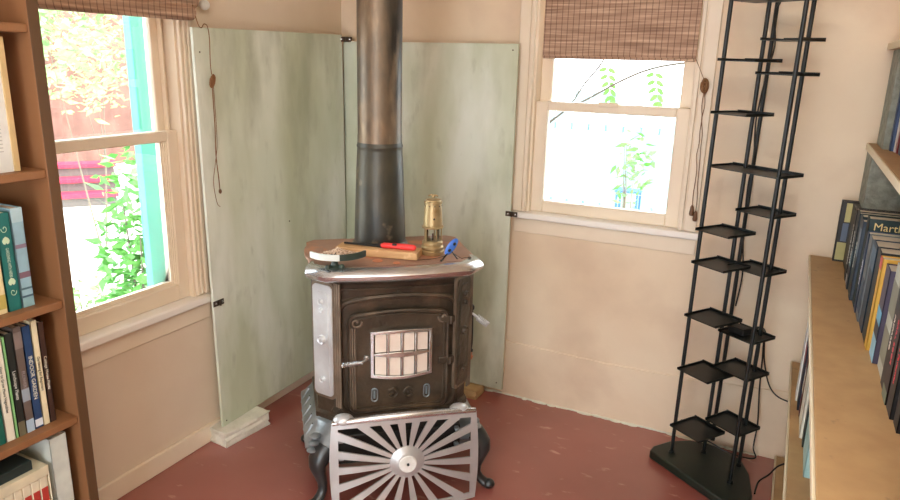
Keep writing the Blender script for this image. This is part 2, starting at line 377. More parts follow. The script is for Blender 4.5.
pc = b.build('pull_cord', M['cord'], sh, smooth=True)
for x, z in ((1.628, .975), (1.643, .955)):
    MB().lathe([(.002, .012), (.006, .006), (.009, -.02), (.007, -.028), (.001, -.03)], rel((x, -.032, z)), 12).build('tassel', M['tassel'], pc, smooth=True)
sh2 = empty('bamboo_shade', 'dark brown bamboo shade rolled up at the top of the left window', 'window shade', (.03, -1.29, 1.62))
b = MB()
b.lathe([(.002, -.335), (.024, -.335), (.026, -.3), (.026, .3), (.024, .335), (.002, .335)], (0, 0, 0), 20, Matrix.Translation((.022, 0, .012)) @ Matrix.Rotation(R(90), 4, 'X'))
b.lathe([(.002, -.36), (.026, -.36), (.028, .31), (.024, .335), (.002, .335)], (0, 0, 0), 20, Matrix.Translation((.012, 0, .055)) @ Matrix.Rotation(R(90), 4, 'X'))
b.box(-.005, .03, -.335, .36, .06, .30)
b.build('shade_roll', M['bamboo'], sh2, smooth=True)
o = (.03, -1.29, 1.62)
b = MB()
b.tube(smooth_path([rel((.06, -.955, 1.66)), rel((.078, -.955, 1.60)), rel((.078, -.94, 1.585)), rel((.077, -.925, 1.598)), rel((.079, -.912, 1.59)), rel((.079, -.906, 1.55)), rel((.078, -.908, 1.47)), rel((.078, -.905, 1.43))], 5), .0018, 6)
for k in range(10):
    a = k*.9; q_ = .2+.8*((k*3) % 10)/10; b.tube(smooth_path([rel((.080+.006*math.sin(a+j), -.905+.012*q_*math.cos(a+j*1.05), 1.408+.024*q_*math.sin(a+j*1.05))) for j in range(6)], 3), .0034, 6)
b.tube(smooth_path([rel((.077, -.905, 1.39)), rel((.075, -.902, 1.25)), rel((.074, -.905, 1.15)), rel((.073, -.898, 1.07)), rel((.073, -.895, 1.02))], 5), .0018, 6)
b.tube(smooth_path([rel((.078, -.900, 1.39)), rel((.075, -.896, 1.2)), rel((.074, -.91, 1.12)), rel((.074, -.925, 1.05)), rel((.074, -.915, .975)), rel((.074, -.90, .955))], 6), .0012, 6)
pc = b.build('pull_cord', M['cord'], sh2, smooth=True)
MB().ball(rel((.074, -.895, 1.012)), .006, (1, 1, 1.5), 10).build('cord_knot', M['tassel'], pc, smooth=True)
tag(MB().ball((.03, -.87, 1.665), .02, (.7, 1.1, .9)).build('ceramic_knob', M['hub'], smooth=True), 'small white round knob on the wall above the left heat shield', 'knob')

# ------------------------------------------------------------------ heat shields and what holds them
hs = empty('heat_shield', 'tall pale green cement board heat shield along the left wall beside the window', 'heat shield', (.055, -.515, .07))
hs.rotation_euler = (R(.7), 0, 0)
MB().box(-.006, .006, -.43, .449, 0, 1.522).build('cement_board', M['shield'], hs, bevel=.001)
b = MB()
for y, z in ((-.405, 1.44), (-.41, .02), (.03, .75)): b.lathe([(.0005, 0), (.0032, 0), (.0028, .002), (.0005, .0025)], (0,0,0), 10, Matrix.Translation((.0055, y, z)) @ Matrix.Rotation(R(90), 4, 'Y'))
each(b, 'screw', M['bracket'], hs)
hs2 = empty('heat_shield', 'pale green cement board heat shield along the back wall behind the stovepipe', 'heat shield', (.48, -.055, .045))
MB().box(-.43, .418, -.006, .006, 0, 1.525).build('cement_board', M['shield'], hs2, bevel=.001)
b = MB()
for x, z in ((.395, 1.50), (.39, .03)): b.lathe([(.0005, 0), (.0032, 0), (.0028, .002), (.0005, .0025)], (0,0,0), 10, Matrix.Translation((x, -.0055, z)) @ Matrix.Rotation(R(90), 4, 'X'))
each(b, 'screw', M['bracket'], hs2)
def rough_block(name, x0, x1, y0, y1, h, m, label, seed, ang=0):
    b = MB(); b.box(-(x1-x0)/2, (x1-x0)/2, -(y1-y0)/2, (y1-y0)/2, 0, h)
    bmesh.ops.subdivide_edges(b.bm, edges=b.bm.edges[:], cuts=5, use_grid_fill=True)
    r_ = random.Random(seed)
    for v in b.bm.verts:
        if v.co.z > .001: v.co += Vector((r_.uniform(-1,1), r_.uniform(-1,1), r_.uniform(-1,.2)))*.006
    o_ = b.build(name, m, bevel=.016, smooth=True); o_.location = ((x0+x1)/2, (y0+y1)/2, 0); o_.rotation_euler = (0,0,ang)
    return tag(o_, label, 'block')
rough_block('masonry_block', .018, .118, -.975, -.745, .066, M['block'], 'whitewashed masonry block on the floor under the near end of the left shield', 4, R(-6))
rough_block('masonry_block', .69, .80, -.13, -.035, .043, M['block_tan'], 'tan block on the floor under the shield right of the stove', 5)
def bracket(loc, rz, label, w=.03):
    e = empty('metal_bracket', label, 'bracket', loc, rz)
    b = MB(); b.box(-w, 0, -.003, 0, -.011, .011).box(0, w*.8, -.003, 0, -.011, .011).box(-.002, .002, -.012, 0, -.011, .011)
    b.build('bracket_plate', M['bracket'], e, bevel=.001)
    for x in (-w*.6, w*.5):
        MB().lathe([(.001, 0), (.005, 0), (.004, .003), (.001, .004)], (0,0,0), 10, Matrix.Translation((x, -.003, 0)) @ Matrix.Rotation(R(90), 4, 'X')).build('screw', M['nickel'], e)
bracket((.907, -.062, .872), 0, 'small dark metal bracket tying the back shield to the window sill')
bracket((.061, -.925, .585), R(90), 'small dark metal bracket joining the left window sill to the left shield')
bracket((.075, -.075, 1.578), R(45), 'small metal clip joining both heat shields at the top of the corner', .034)

# ------------------------------------------------------------------ the parlour stove
ST = (.706, -.748, 0); SA = R(40)
stove = empty('parlor_stove', 'ornate cast iron wood stove with nickel trim standing in the corner', 'stove', ST, SA)
def outline(w, yf, yb, ch, bow=0, n=6):
    """plan outline: chamfered front corners, slightly bowed front"""
    P = []
    fx = w-ch
    for i in range(n+1):
        t = -1+2*i/n; P.append((fx*t, yf-bow*(1-t*t)))
    P += [(w, yf+ch), (w, yb-ch*.6), (w-ch*.6, yb), (-w+ch*.6, yb), (-w, yb-ch*.6), (-w, yf+ch)]
    return P
def lofted(specs, mirror=False):
    b = MB(); b.loft([[(p[0], p[1], z) for p in outline(*a)] for z, a in specs]); return b
# body: cove at bottom, straight sides, flared cove below the top
body = lofted([(.282, (.264, -.165, .175, .05, .012)), (.288, (.272, -.175, .18, .05, .012)), (.306, (.272, -.175, .18, .05, .012)), (.312, (.264, -.165, .175, .05, .012)),
               (.765, (.264, -.165, .175, .05, .012)), (.782, (.265, -.17, .175, .05, .014)), (.792, (.268, -.18, .178, .05, .016)), (.800, (.274, -.192, .18, .05, .018)), (.806, (.278, -.20, .18, .05, .018))
               ]).build('body', M['iron'], stove, smooth=True)
# nickel rim round the top
prof = [(.270, .806), (.280, .805), (.291, .809), (.299, .819), (.301, .831), (.296, .842), (.286, .850), (.275, .8525), (.268, .850), (.264, .840)]
lines = [[(p[0], p[1], z) for p in outline(.267+r_-.270, -.207-(r_-.270)*1.3, .17, .055, .020, 12)] for r_, z in prof]
idx = [len(lines[0])-1]+list(range(0, 14))
ends = [[(-abs(l[-1][0]), l[-1][1]+.03, l[-1][2]) for l in lines], [(abs(l[13][0]), l[13][1]+.03, l[13][2]) for l in lines]]
b = MB(); b.loft([ends[0]]+[[l[q] for l in lines] for q in idx]+[ends[1]])
b.build('top_rim', M['nickel'], stove, smooth=True)
MB().prism(outline(.279, -.188, .165, .05, .016, 10), .806, .8485).build('top_plate', M['rust_top'], stove, smooth=True)
b = MB()   # ribbed rust coloured side lobe of the top
for k in range(4):
    r0 = .10-.02*k
    b.loft([[( -.262-.03*math.cos(t)*(1-.2*k)+.012*k, -.005+ (r0+.01)*math.sin(t), z) for t in [math.pi*(-.5+i/12) for i in range(13)]] + [] for z in (.842, .850+.0022*k)])
b.build('top_side_lobe', M['rust_top'], stove, smooth=True)
# nickel corner panels on the chamfers
def corner_panel(sx):
    # local frame on the chamfer: u along face, n outward
    c = Vector((sx*(.262-.025), -.165+.025-.006, 0)); n = Vector((sx, -1, 0)).normalized(); u = Vector((-n.y, n.x, 0))*1
    T = Matrix((( u.x, 0, n.x, c.x), (u.y, 0, n.y, c.y), (0, 1, 0, 0), (0, 0, 0, 1)))
    # T maps (a, h, d): a along face, h height, d outward
    def P(a, h, d): return c + u*a + Vector((0,0,h)) + n*d
    b = MB()
    def plate(hw, z0, z1, d, th, cr):
        pts = []
        for (sx_, sz_, cz) in ((1, 1, z1), (-1, 1, z1), (-1, -1, z0), (1, -1, z0)):
            for j in range(5):
                a0 = {(1,1): 0, (-1,1): 90, (-1,-1): 180, (1,-1): 270}[(sx_, sz_)]
                a = R(a0+j*22.5); pts.append((sx_*(hw-cr)+cr*math.cos(a), cz-sz_*cr+cr*math.sin(a)))
        b.loft([[P(x, z, dd) for x, z in pts] for dd in (d, d+th)])
    plate(.048, .368, .79, -.004, .010, .020)
    b.build('panel_back', M['iron_light'], stove, smooth=True); b = MB()
    plate(.041, .380, .777, .004, .006, .016)
    plate(.026, .40, .755, .008, .005, .012)
    pm = M['nickel_side'] if sx < 0 else M['iron']
    o_ = b.build('corner_panel', pm, stove, smooth=True)
    for a_ in (.050, .059, .068):
        MB().tube([P(a_, z, .002) for z in (.345, .5, .65, .79)], .0040, 8).build('reed', M['iron_light'], stove, smooth=True)
    m_ = MB()
    for z, r_ in ((.585, .016), (.72, .010), (.44, .010), (.69, .008)):
        m_.lathe([(.001, .012), (r_*.5, .012), (r_*.6, .008), (r_*.9, .012), (r_, .006), (r_, 0)][::-1], (0,0,0), 16,
                 Matrix.Translation(P(0, z, .011)) @ n.to_track_quat('Z', 'Y').to_matrix().to_4x4())
    each(m_, 'rosette', pm, o_, smooth=True)
corner_panel(-1); corner_panel(1)
# side panels with raised frames
for sx in (-1, 1):
    b = MB(); b.box(sx*.262-.004, sx*.262+.006, -.09, .14, .38, .77); b.box(sx*.262-.004, sx*.262+.011, -.06, .11, .41, .74)
    b.build('side_panel', M['iron'], stove, bevel=.004)
# front plate mouldings
YF = -.177
def fr(x, z, d=0): # point on the bowed front
    return Vector((x, YF+.012*(x/.22)**2*1.0 - d, z))
def arch_frame(x0, x1, z0, z1, rise, cr, k=8):
    pts = []
    for i in range(k+1):
        t = i/k; x = x0+cr+(x1-x0-2*cr)*t; pts.append((x, z1+rise*math.sin(math.pi*t)))
    for j in range(1, 6): a = R(90-j*18); pts.append((x1-cr+cr*math.cos(a), z1-cr+cr*math.sin(a)))
    for j in range(0, 6): a = R(0-j*18); pts.append((x1-cr+cr*math.cos(a), z0+cr+cr*math.sin(a)))
    for j in range(0, 6): a = R(270-j*18); pts.append((x0+cr+cr*math.cos(a), z0+cr+cr*math.sin(a)))
    for j in range(0, 5): a = R(180-j*18); pts.append((x0+cr+cr*math.cos(a), z1-cr+cr*math.sin(a)))
    return pts
def ring_tube(b, pts, r, d): 
    P = [fr(x, z, d) for x, z in pts]; P.append(P[0]); P.append(P[1]); b.tube(P, r, 8)
b = MB()
ring_tube(b, arch_frame(-.208, .222, .305, .762, .0, .012), .0035, .001)
ring_tube(b, arch_frame(-.190, .212, .308, .722, .012, .045), .011, -.003)
b.build('front_moulding', M['iron'], stove, smooth=True)
b = MB(); pts = arch_frame(-.158, .180, .322, .672, .012, .025)
b.loft([[fr(x, z, d) for x, z in pts] for d in (-.008, .010)])
door = b.build('fire_door', M['iron'], stove, smooth=True)
b = MB(); ring_tube(b, pts, .008, .010); ring_tube(b, arch_frame(-.146, .168, .334, .660, .012, .018), .003, .010)
b.build('door_moulding', M['iron'], door, smooth=True)
b = MB() # bright worn reeding on the left edge of the door
for k in range(3): b.tube([fr(-.156+.008*k, z, .014) for z in (.33, .42, .50, .58, .63)], .0036, 8)
b.build('door_reeding', M['iron_light'], door, smooth=True)
for cx, cz in ((-.135, .655), (.162, .655), (-.19, .52), (.215, .50), (.005, .735), (-.19, .33), (.21, .715)):
    b = MB()
    for k in range(5):
        a = k*R(72); b.ball(fr(cx+.011*math.cos(a), cz+.011*math.sin(a), .008 if abs(cx) < .17 and cz < .7 else .000), .0065, (1, .6, 1), 8)
    b.ball(fr(cx, cz, .010 if abs(cx) < .17 and cz < .7 else .002), .006, (1, .8, 1), 8)
    b.build('cast_ornament', M['iron'], stove, smooth=True)
# door corner scrolls
b = MB()
for s_, cx in ((1, -.135), (-1, .165)):
    P = [fr(cx + s_*(.004+.0024*t)*math.cos(t)*1.0, .648+(.004+.0024*t)*math.sin(t), .013) for t in [i*.5 for i in range(14)]]
    b.tube(P, .004, 8)
each(b, 'corner_scroll', M['iron_light'], door, smooth=True)
# mica window with bowed nickel grille
b = MB(); zlo, zhi = .458, .604; xl, xr = -.078, .114
def arc(z, x, top): # bowed top and bottom edge
    t = (x-xl)/(xr-xl); return z + (.006 if top else -.006)*math.sin(math.pi*t)
def bow(x): t = (x-xl)/(xr-xl); return .016+.010*math.sin(math.pi*t)
def barv(x0, x1, z0, z1, d0, d1, n=6):
    rings = []
    for i in range(n+1):
        x = x0+(x1-x0)*i/n
        a, c_ = arc(z0, x, z0 > .531), arc(z1, x, z1 > .531)
        d = bow(x); rings.append([fr(x, a, d+d0), fr(x, a, d+d1), fr(x, c_, d+d1), fr(x, c_, d+d0)])
    b.loft(rings)
F = .011; B_ = .007
barv(xl-F, xr+F, zhi, zhi+F, -.01, .006, 10); barv(xl-F, xr+F, zlo-F, zlo, -.01, .006, 10)
barv(xl-F, xl, zlo-.004, zhi+.004, -.01, .006, 2); barv(xr, xr+F, zlo-.004, zhi+.004, -.01, .006, 2)
for k in (1, 2, 3): x = xl+(xr-xl)*k/4; barv(x-B_/2, x+B_/2, zlo, zhi, -.006, .004, 2)
barv(xl, xr, .531-B_/2, .531+B_/2, -.006, .004, 10)
grille = b.build('window_grille', M['nickel'], door, bevel=.0015)
for i in range(4):
    for j in range(2):
        x0 = xl+(xr-xl)*i/4+B_/2+.001; x1 = xl+(xr-xl)*(i+1)/4-B_/2-.001
        z0, z1 = ((zlo, .5265), (.5355, zhi))[j]
        b = MB(); barv(x0+.001, x1-.001, z0+.001, z1-.001, -.009, -.004, 3); b.build('mica_pane', M['mica'], grille)
# inner dark lining of each pane opening
# coil handle of the door
b = MB(); b.ball(fr(-.103, .522, .020), .011, (1, .8, 1), 12)
b.tube([fr(-.103, .524, .02), fr(-.110, .520, .034), fr(-.124, .516, .040), fr(-.165, .513, .044)], [.007, .006, .005, .004], 10)
hnd = b.build('door_latch', M['nickel'], door, smooth=True)
b = MB(); P = []
A = fr(-.120, .516, .040); Bv = fr(-.186, .512, .046); dvec = (Bv-A); dn = dvec.normalized(); ua = dn.orthogonal().normalized(); ub = dn.cross(ua)
for i in range(9*12+1):
    t = i/(9*12); r_ = .0085*(.75+.25*math.sin(math.pi*t)); a = t*9*2*math.pi; P.append(A+dvec*t+(ua*math.cos(a)+ub*math.sin(a))*r_)
b.tube(P, .0024, 6); b.ball(Bv, .005, n=8); b.build('coil_grip', M['nickel'], hnd, smooth=True)
# hinges
for z in (.49, .64):
    b = MB(); b.box(.150, .205, YF-.010, YF+.012, z-.012, z+.012); b.lathe([(.002, -.016), (.008, -.016), (.008, .016), (.002, .016)], (.190, YF-.012, z), 12)
    b.build('door_hinge', M['iron'], door, bevel=.003)
# draught slots low on the door
for x in (-.075, .108):
    b = MB(); pts = [(x+.010*math.cos(R(a)), .380+(.014 if a < 180 else -.014)+.010*math.sin(R(a))) for a in list(range(0, 181, 30))+list(range(180, 361, 30))]
    ring_tube(b, pts, .0028, .012)
    b.tube([fr(x, .366, .010), fr(x, .396, .010)], .004, 8)
    b.build('draught_slot', M['base_iron'], door, smooth=True)
b = MB()
for s_ in (-1, 1):
    cx = .016+s_*.024
    b.tube(smooth_path([fr(cx+s_*.018, .393, .012), fr(cx, .400, .012), fr(cx-s_*.012, .383, .012), fr(cx, .366, .012), fr(cx+s_*.016, .374, .012), fr(cx+s_*.004, .384, .012)], 5), .004, 8)
each(b, 'scroll_ornament', M['iron'], door, smooth=True)
MB().lathe([(.001, 0), (.016, 0), (.016, .006), (.010, .006), (.009, .003), (.001, .003)], (0,0,0), 20, Matrix.Translation(fr(-.205, .325, 0)) @ Matrix.Rotation(R(90), 4, 'X')).build('front_boss', M['iron'], stove, smooth=True)
MB().box(.004, .02, YF-.006, YF+.01, .300, .306).build('maker_mark', M['nickel'], stove)

# base: flared plinth, nickel-grey
base = lofted([(.290, (.264, -.19, .18, .05, .0)), (.284, (.272, -.20, .185, .05, .0)), (.274, (.278, -.208, .19, .055, 0)), (.262, (.286, -.216, .20, .055, 0)), (.240, (.300, -.228, .215, .055, 0)),
               (.222, (.314, -.24, .235, .05, 0)), (.208, (.316, -.243, .238, .05, 0)), (.200, (.312, -.24, .234, .05, 0)), (.192, (.300, -.232, .225, .05, 0)), (.165, (.298, -.230, .222, .05, 0)), (.160, (.29, -.22, .21, .05, 0))]).build('base', M['base_iron'], stove, smooth=True)
for sx in (-1, 1):
    b = MB(); c = Vector((sx*.292, -.222, 0))
    for k, zz in enumerate((.258, .236, .214)): b.ball((c.x-sx*.006*(2-k), c.y+.006*(2-k), zz), .017, (1.2, 1.2, .5), 10)
    b.build('corner_boss', M['base_iron'], base, smooth=True)
b = MB(); b.box(-.215, .215, -.262, -.18, .17, .278); b.build('ash_pit', M['iron_dark'], base, bevel=.004)
for k in range(5):
    y = -.14+.07*k
    MB().tube([(-.284, y, .266), (-.296, y, .244), (-.309, y, .224), (-.313, y, .206)], .006, 8).build('side_rib', M['base_iron'], base, smooth=True)
# cabriole legs
def leg(sx, sy, yk):
    d = Vector((sx*.82, sy*.57, 0)).normalized()
    o0 = Vector((.016+sx*.256, yk, 0))
    prof = [(.215, .010, .040, .050), (.200, .026, .038, .046), (.178, .040, .038, .046), (.155, .046, .031, .038), (.12, .036, .024, .030), (.085, .026, .019, .024), (.055, .026, .017, .021), (.035, .036, .018, .021), (.02, .056, .019, .022), (.010, .074, .016, .020)]
    b = MB(); rings = []
    side = Vector((-d.y, d.x, 0)); P = [o0+d*off+Vector((0,0,z)) for z, off, _, _ in prof]
    for i, (z, off, ra, rb) in enumerate(prof):
        t = (P[min(i+1, len(P)-1)]-P[max(i-1, 0)]).normalized(); nn = side.cross(t).normalized()
        rings.append([P[i]+nn*ra*math.cos(a)*.85+side*rb*math.sin(a)*.85 for a in [2*math.pi*k/14 for k in range(14)]])
    b.loft(rings); b.ball(P[-1]+Vector((0,0,.008)), .021, (1.05, 1.05, .85), 12)
    o_ = b.build('leg', M['leg_iron'], stove, smooth=True)
    return o_
for sx in (-1, 1): leg(sx, -1, -.205); leg(sx, 1, .155)
# the hearth fan: bowed nickel plate with radiating slots
fan = MB()
hw, zt, zbt, hz = .248, .335, .004, .186
def fp(x, z, d=0): # tilted, bowed plate
    bowd = .030*(1-(x/hw)**2)
    arch = .022*(1-(x/hw)**2)*(max(0, z-hz)/(zt-hz))
    return Vector((.018+x, -.272-bowd-(zt-z)*.06-d, z+arch))
def edge_pt(a): # ray from the hub at angle a to the rectangular border (inner)
    c_, s_ = math.cos(a), math.sin(a); W_, T_, Bt = hw-.018, zt-hz-.020, hz-zbt-.018
    t = 1e9
    if abs(c_) > 1e-6: t = min(t, W_/abs(c_))
    if s_ > 1e-6: t = min(t, T_/s_)
    if s_ < -1e-6: t = min(t, Bt/-s_)
    return t
NR = 20; th = .006
r0 = .052
def spoke_poly(a, wi, wo):
    t = edge_pt(a)+.006
    dx, dz = math.cos(a), math.sin(a); px, pz = -dz, dx
    return [(r0*.9*dx-px*wi, r0*.9*dz-pz*wi), (t*dx-px*wo, t*dz-pz*wo), (t*dx+px*wo, t*dz+pz*wo), (r0*.9*dx+px*wi, r0*.9*dz+pz*wi)]
def strip(b, q, n=6, d0=0, d1=th):
    rings = []
    for i in range(n+1):
        t = i/n
        a = (q[0][0]+(q[1][0]-q[0][0])*t, q[0][1]+(q[1][1]-q[0][1])*t); c_ = (q[3][0]+(q[2][0]-q[3][0])*t, q[3][1]+(q[2][1]-q[3][1])*t)
        rings.append([fp(a[0], hz+a[1], d0), fp(a[0], hz+a[1], d1), fp(c_[0], hz+c_[1], d1), fp(c_[0], hz+c_[1], d0)])
    b.loft(rings)
for k in range(NR):
    t_ = 2*math.pi*k/NR+R(7); a = math.atan2(.8*math.sin(t_), math.cos(t_))
    strip(fan, spoke_poly(a, .0058, .0135))
# border
def ringstrip(x0, x1, z0, z1, n=10):
    rings = []
    for i in range(n+1):
        x = x0+(x1-x0)*i/n; rings.append([fp(x, z0), fp(x, z0, th), fp(x, z1, th), fp(x, z1)])
    fan.loft(rings)
ringstrip(-hw, hw, zt-.024, zt-.004, 16); ringstrip(-hw, hw, zbt, zbt+.022, 16)
for s_ in (-1, 1):
    x0, x1 = sorted((s_*hw, s_*(hw-.020)))
    rings = []
    for i in range(9):
        z = zbt+(zt-zbt-.004)*i/8; bulge = s_*.010*math.sin(math.pi*i/8)
        rings.append([fp(x0, z)+Vector((bulge if s_ < 0 else 0,0,0)), fp(x0, z, th)+Vector((bulge if s_ < 0 else 0,0,0)), fp(x1, z, th)+Vector((bulge if s_ > 0 else 0,0,0)), fp(x1, z)+Vector((bulge if s_ > 0 else 0,0,0))])
    fan.loft(rings)
fan_o = fan.build('hearth_fan', M['fan_nickel'], stove, smooth=True)
hubc = fp(0, hz, 0); Th = Matrix.Translation(hubc) @ Matrix.Rotation(R(90), 4, 'X')
MB().lathe([(.001, -.004), (.058, -.004), (.060, .004), (.052, .008), (.042, .013), (.034, .017), (.001, .018)], (0,0,0), 40, Th).build('fan_hub', M['fan_nickel'], fan_o, smooth=True)
MB().lathe([(.001, .016), (.031, .016), (.031, .020), (.028, .023), (.006, .022), (.005, .018), (.001, .018)], (0,0,0), 32, Th).build('hub_cap', M['hub'], fan_o, smooth=True)
MB().lathe([(.001, .016), (.0045, .016), (.0045, .0235), (.001, .0235)], (0,0,0), 12, Th).build('hub_screw', M['iron_dark'], fan_o)
b = MB() # rounded rail on top of the fan and its two lobes
b.tube([fp(-hw+.004+2*(hw-.004)*i/16, zt-.002, .001) for i in range(17)], [.009+.004*math.sin(math.pi*i/16) for i in range(17)], 12)
b.build('foot_rail', M['nickel'], fan_o, smooth=True)
for x in (-.19, .20): MB().ball((x+(.006 if x > 0 else 0), -.268, .342), .023, (1.5, 1.2, .8), 14).build('rail_lobe', M['nickel_side'], fan_o, smooth=True)
for s_ in (-1, 1):
  for za, ya in ((.262, -.285), (.20, -.29)): MB().box(s_*.20-.008, s_*.20+.008, ya, -.21, za, za+.012).build('fan_hinge', M['base_iron'], fan_o, bevel=.002)
# right side door rod and coil handle
b = MB(); b.tube([(.262, -.02, .60), (.305, -.03, .60)], .009, 10); b.tube([(.305, -.03, .625), (.308, -.034, .56), (.310, -.035, .48), (.306, -.03, .45)], [.009, .007, .005, .007], 8)
b.ball((.305, -.03, .62), .014, n=10); b.ball((.306, -.03, .588), .012, n=10); b.ball((.307, -.032, .45), .011, (1, 1, .8), n=10)
sd = b.build('side_latch', M['iron_dark'], stove, smooth=True)
MB().lathe([(.001, 0), (.008, 0), (.012, .012), (.007, .016), (.008, .03), (.001, .03)], (.307, -.032, .415), 12).build('latch_knob', M['copper'], sd, smooth=True)
b = MB(); P = []; A = Vector((.315, -.035, .592)); Bv = Vector((.362, -.062, .560)); dvec = Bv-A; dn = dvec.normalized(); ua = dn.orthogonal().normalized(); ub = dn.cross(ua)
b.tube([(.305, -.035, .602), A, Bv], .0055, 8)
for i in range(7*12+1):
    t = i/(84); a = t*7*2*math.pi; P.append(A+dvec*(.25+.75*t)+(ua*math.cos(a)+ub*math.sin(a))*.010)
b.tube(P, .0032, 6); b.build('coil_grip', M['nickel_side'], sd, smooth=True)

# ------------------------------------------------------------------ stovepipe
cs, sn = math.cos(SA), math.sin(SA)
def sw(x, y, z=0): return (ST[0]+cs*x-sn*y, ST[1]+sn*x+cs*y, z)
px, py, _ = sw(-.020, .062)
pipe = empty('stovepipe', 'round metal flue pipe rising from the back of the stove to the ceiling', 'stovepipe', (px, py, .849))
MB().lathe([(.074, .362), (.0775, .362), (.0775, .39), (.0765, .40), (.0765, 1.60), (.070, 1.60)], (0,0,0), 48).build('upper_pipe', M['pipe'], pipe, smooth=True)
MB().lathe([(.060, 0), (.099, 0), (.099, .012), (.092, .02), (.083, .27), (.0790, .34), (.0790, .352), (.0805, .354), (.0805, .360), (.0785, .363), (.0775, .37), (.06, .37)], (0,0,0), 48).build('lower_pipe', M['pipe_dark'], pipe, smooth=True)

# ------------------------------------------------------------------ things on the stove
ZT = .8487
lx, ly, _ = sw(.142, -.085)
lamp = empty('miners_lamp', 'brass miner safety lamp standing on the stove top beside the pipe', 'lamp', (lx, ly, ZT+.001), R(20))
lamp.scale = (1.06, 1.06, .95)
MB().lathe([(.001, 0), (.037, 0), (.0385, .004), (.0385, .014), (.035, .017), (.037, .020), (.037, .028), (.033, .033), (.034, .038), (.034, .046), (.030, .050), (.001, .050)], (0,0,0), 36).build('lamp_base', M['brass'], lamp, smooth=True)
MB().lathe([(.020, .050), (.0215, .050), (.0215, .098), (.020, .098)], (0,0,0), 24).build('glass_cylinder', M['glass'], lamp, smooth=True)
b = MB()
for k in range(5): a = R(72*k+15); b.tube([(.029*math.cos(a), .029*math.sin(a), .048), (.029*math.cos(a), .029*math.sin(a), .102)], .0020, 8)
each(b, 'guard_bar', M['brass'], lamp, smooth=True)
MB().tube([(0, 0, .05), (0, 0, .075)], .003, 8).build('wick_tube', M['bracket'], lamp)
sh_ = MB().lathe([(.001, .098), (.035, .098), (.036, .103), (.031, .106), (.0315, .112), (.0275, .186), (.0295, .188), (.0295, .194), (.0255, .195), (.0245, .200), (.001, .200)], (0,0,0), 36).build('bonnet', M['brass'], lamp, smooth=True)
b = MB()
for k in range(10): a = R(36*k); b.ball((.0272*math.cos(a), .0272*math.sin(a), .180), .0026, n=8)
b.ball((.0285*math.cos(R(-75)), .0285*math.sin(R(-75)), .135), .004, n=8)
each(b, 'vent_hole', M['iron_dark'], sh_, smooth=True)
b = MB(); b.tube([(0, 0, .208), (0, 0, .216)], .006, 10); b.tube([(-.016, 0, .212), (-.008, 0, .217), (.008, 0, .217), (.016, 0, .212)], .0025, 8); b.build('top_hook', M['brass'], sh_, smooth=True)
# plank
bang = math.atan2(-.176+.047, .087+.19)
bx_, by_, _ = sw(-.19, -.047)
pl = MB().box(0, .288, 0, .075, 0, .026).build('wood_board', M['plank'], bevel=.003); pl.location = (bx_, by_, ZT+.0008); pl.rotation_euler = (0, 0, SA+bang)
tag(pl, 'short rough tan wooden board lying on the stove top in front of the pipe', 'board')
# lighter on the board
lt = empty('grill_lighter', 'red handled lighter with a long black barrel lying on the board', 'lighter', (bx_, by_, ZT+.0272), SA+bang)
b = MB(); P = [(.155, .030, .009), (.165, .030, .010), (.20, .031, .0105), (.24, .030, .010), (.272, .028, .010), (.278, .028, .010)]
b.tube(P, [.007, .010, .0095, .011, .010, .005], 14); hd = b.build('lighter_handle', M['red'], lt, smooth=True)
b = MB(); b.tube([(.02, .040, .0065), (.09, .036, .0065), (.14, .031, .008), (.158, .030, .009)], [.0035, .004, .006, .0075], 12); b.build('lighter_barrel', M['iron_dark'], lt, smooth=True)
MB().box(.196, .212, .020, .026, .014, .0215).build('trigger', M['iron_dark'], hd, bevel=.002)
# sector dish with gravel
dx, dy, _ = sw(-.205, -.222)
dish = empty('sector_tray', 'fan shaped shallow tray of gravel with white and dark rim on the stove corner', 'tray', (dx, dy, ZT+.001), SA-R(4))
apex = Vector((.012, .085, 0)); Rd = .098
def sect(r, a): return (apex.x+r*math.sin(a), apex.y-r*math.cos(a))
AA = R(62)
pts = [sect(Rd, -AA+2*AA*i/16) for i in range(17)]+[sect(.02, AA), sect(.02, -AA)]
MB().prism(pts, .030, .036).build('tray_floor', M['darkgreen'], dish, bevel=.001)
for nm, a0, a1, m_ in (('white_rim', -AA, R(2), 'white'), ('dark_rim', R(2), AA, 'darkgreen')):
    b = MB(); rings = []
    for i in range(13):
        a = a0+(a1-a0)*i/12; (xa, ya), (xb, yb) = sect(Rd-.004, a), sect(Rd+.004, a)
        rings.append([(xa, ya, .028), (xb, yb, .030), (xb, yb, .050), (xa, ya, .050)])
    b.loft(rings); b.build(nm, M[m_], dish, bevel=.001)
b = MB()
for i in range(260):
    a = rnd.uniform(-AA*.9, AA*.9); r_ = rnd.uniform(.018, Rd-.008); x, y = sect(r_, a)
    b.ball((x, y, .040+.010*(1-abs(a)/AA)*(1-r_/Rd)*1.5), rnd.uniform(.003, .0055), (1, 1, .8), 6)
g = b.build('gravel', M['gravel'], dish); g['kind'] = 'stuff'
b = MB(); b.lathe([(.001, 0), (.020, 0), (.022, .008), (.012, .014), (.010, .024), (.018, .030), (.001, .030)], (0, .005, 0), 16)
b.ball((.022, -.012, .010), .010, n=10); b.ball((-.022, -.010, .009), .009, n=10)
b.build('tray_stand', M['darkgreen'], dish, smooth=True)
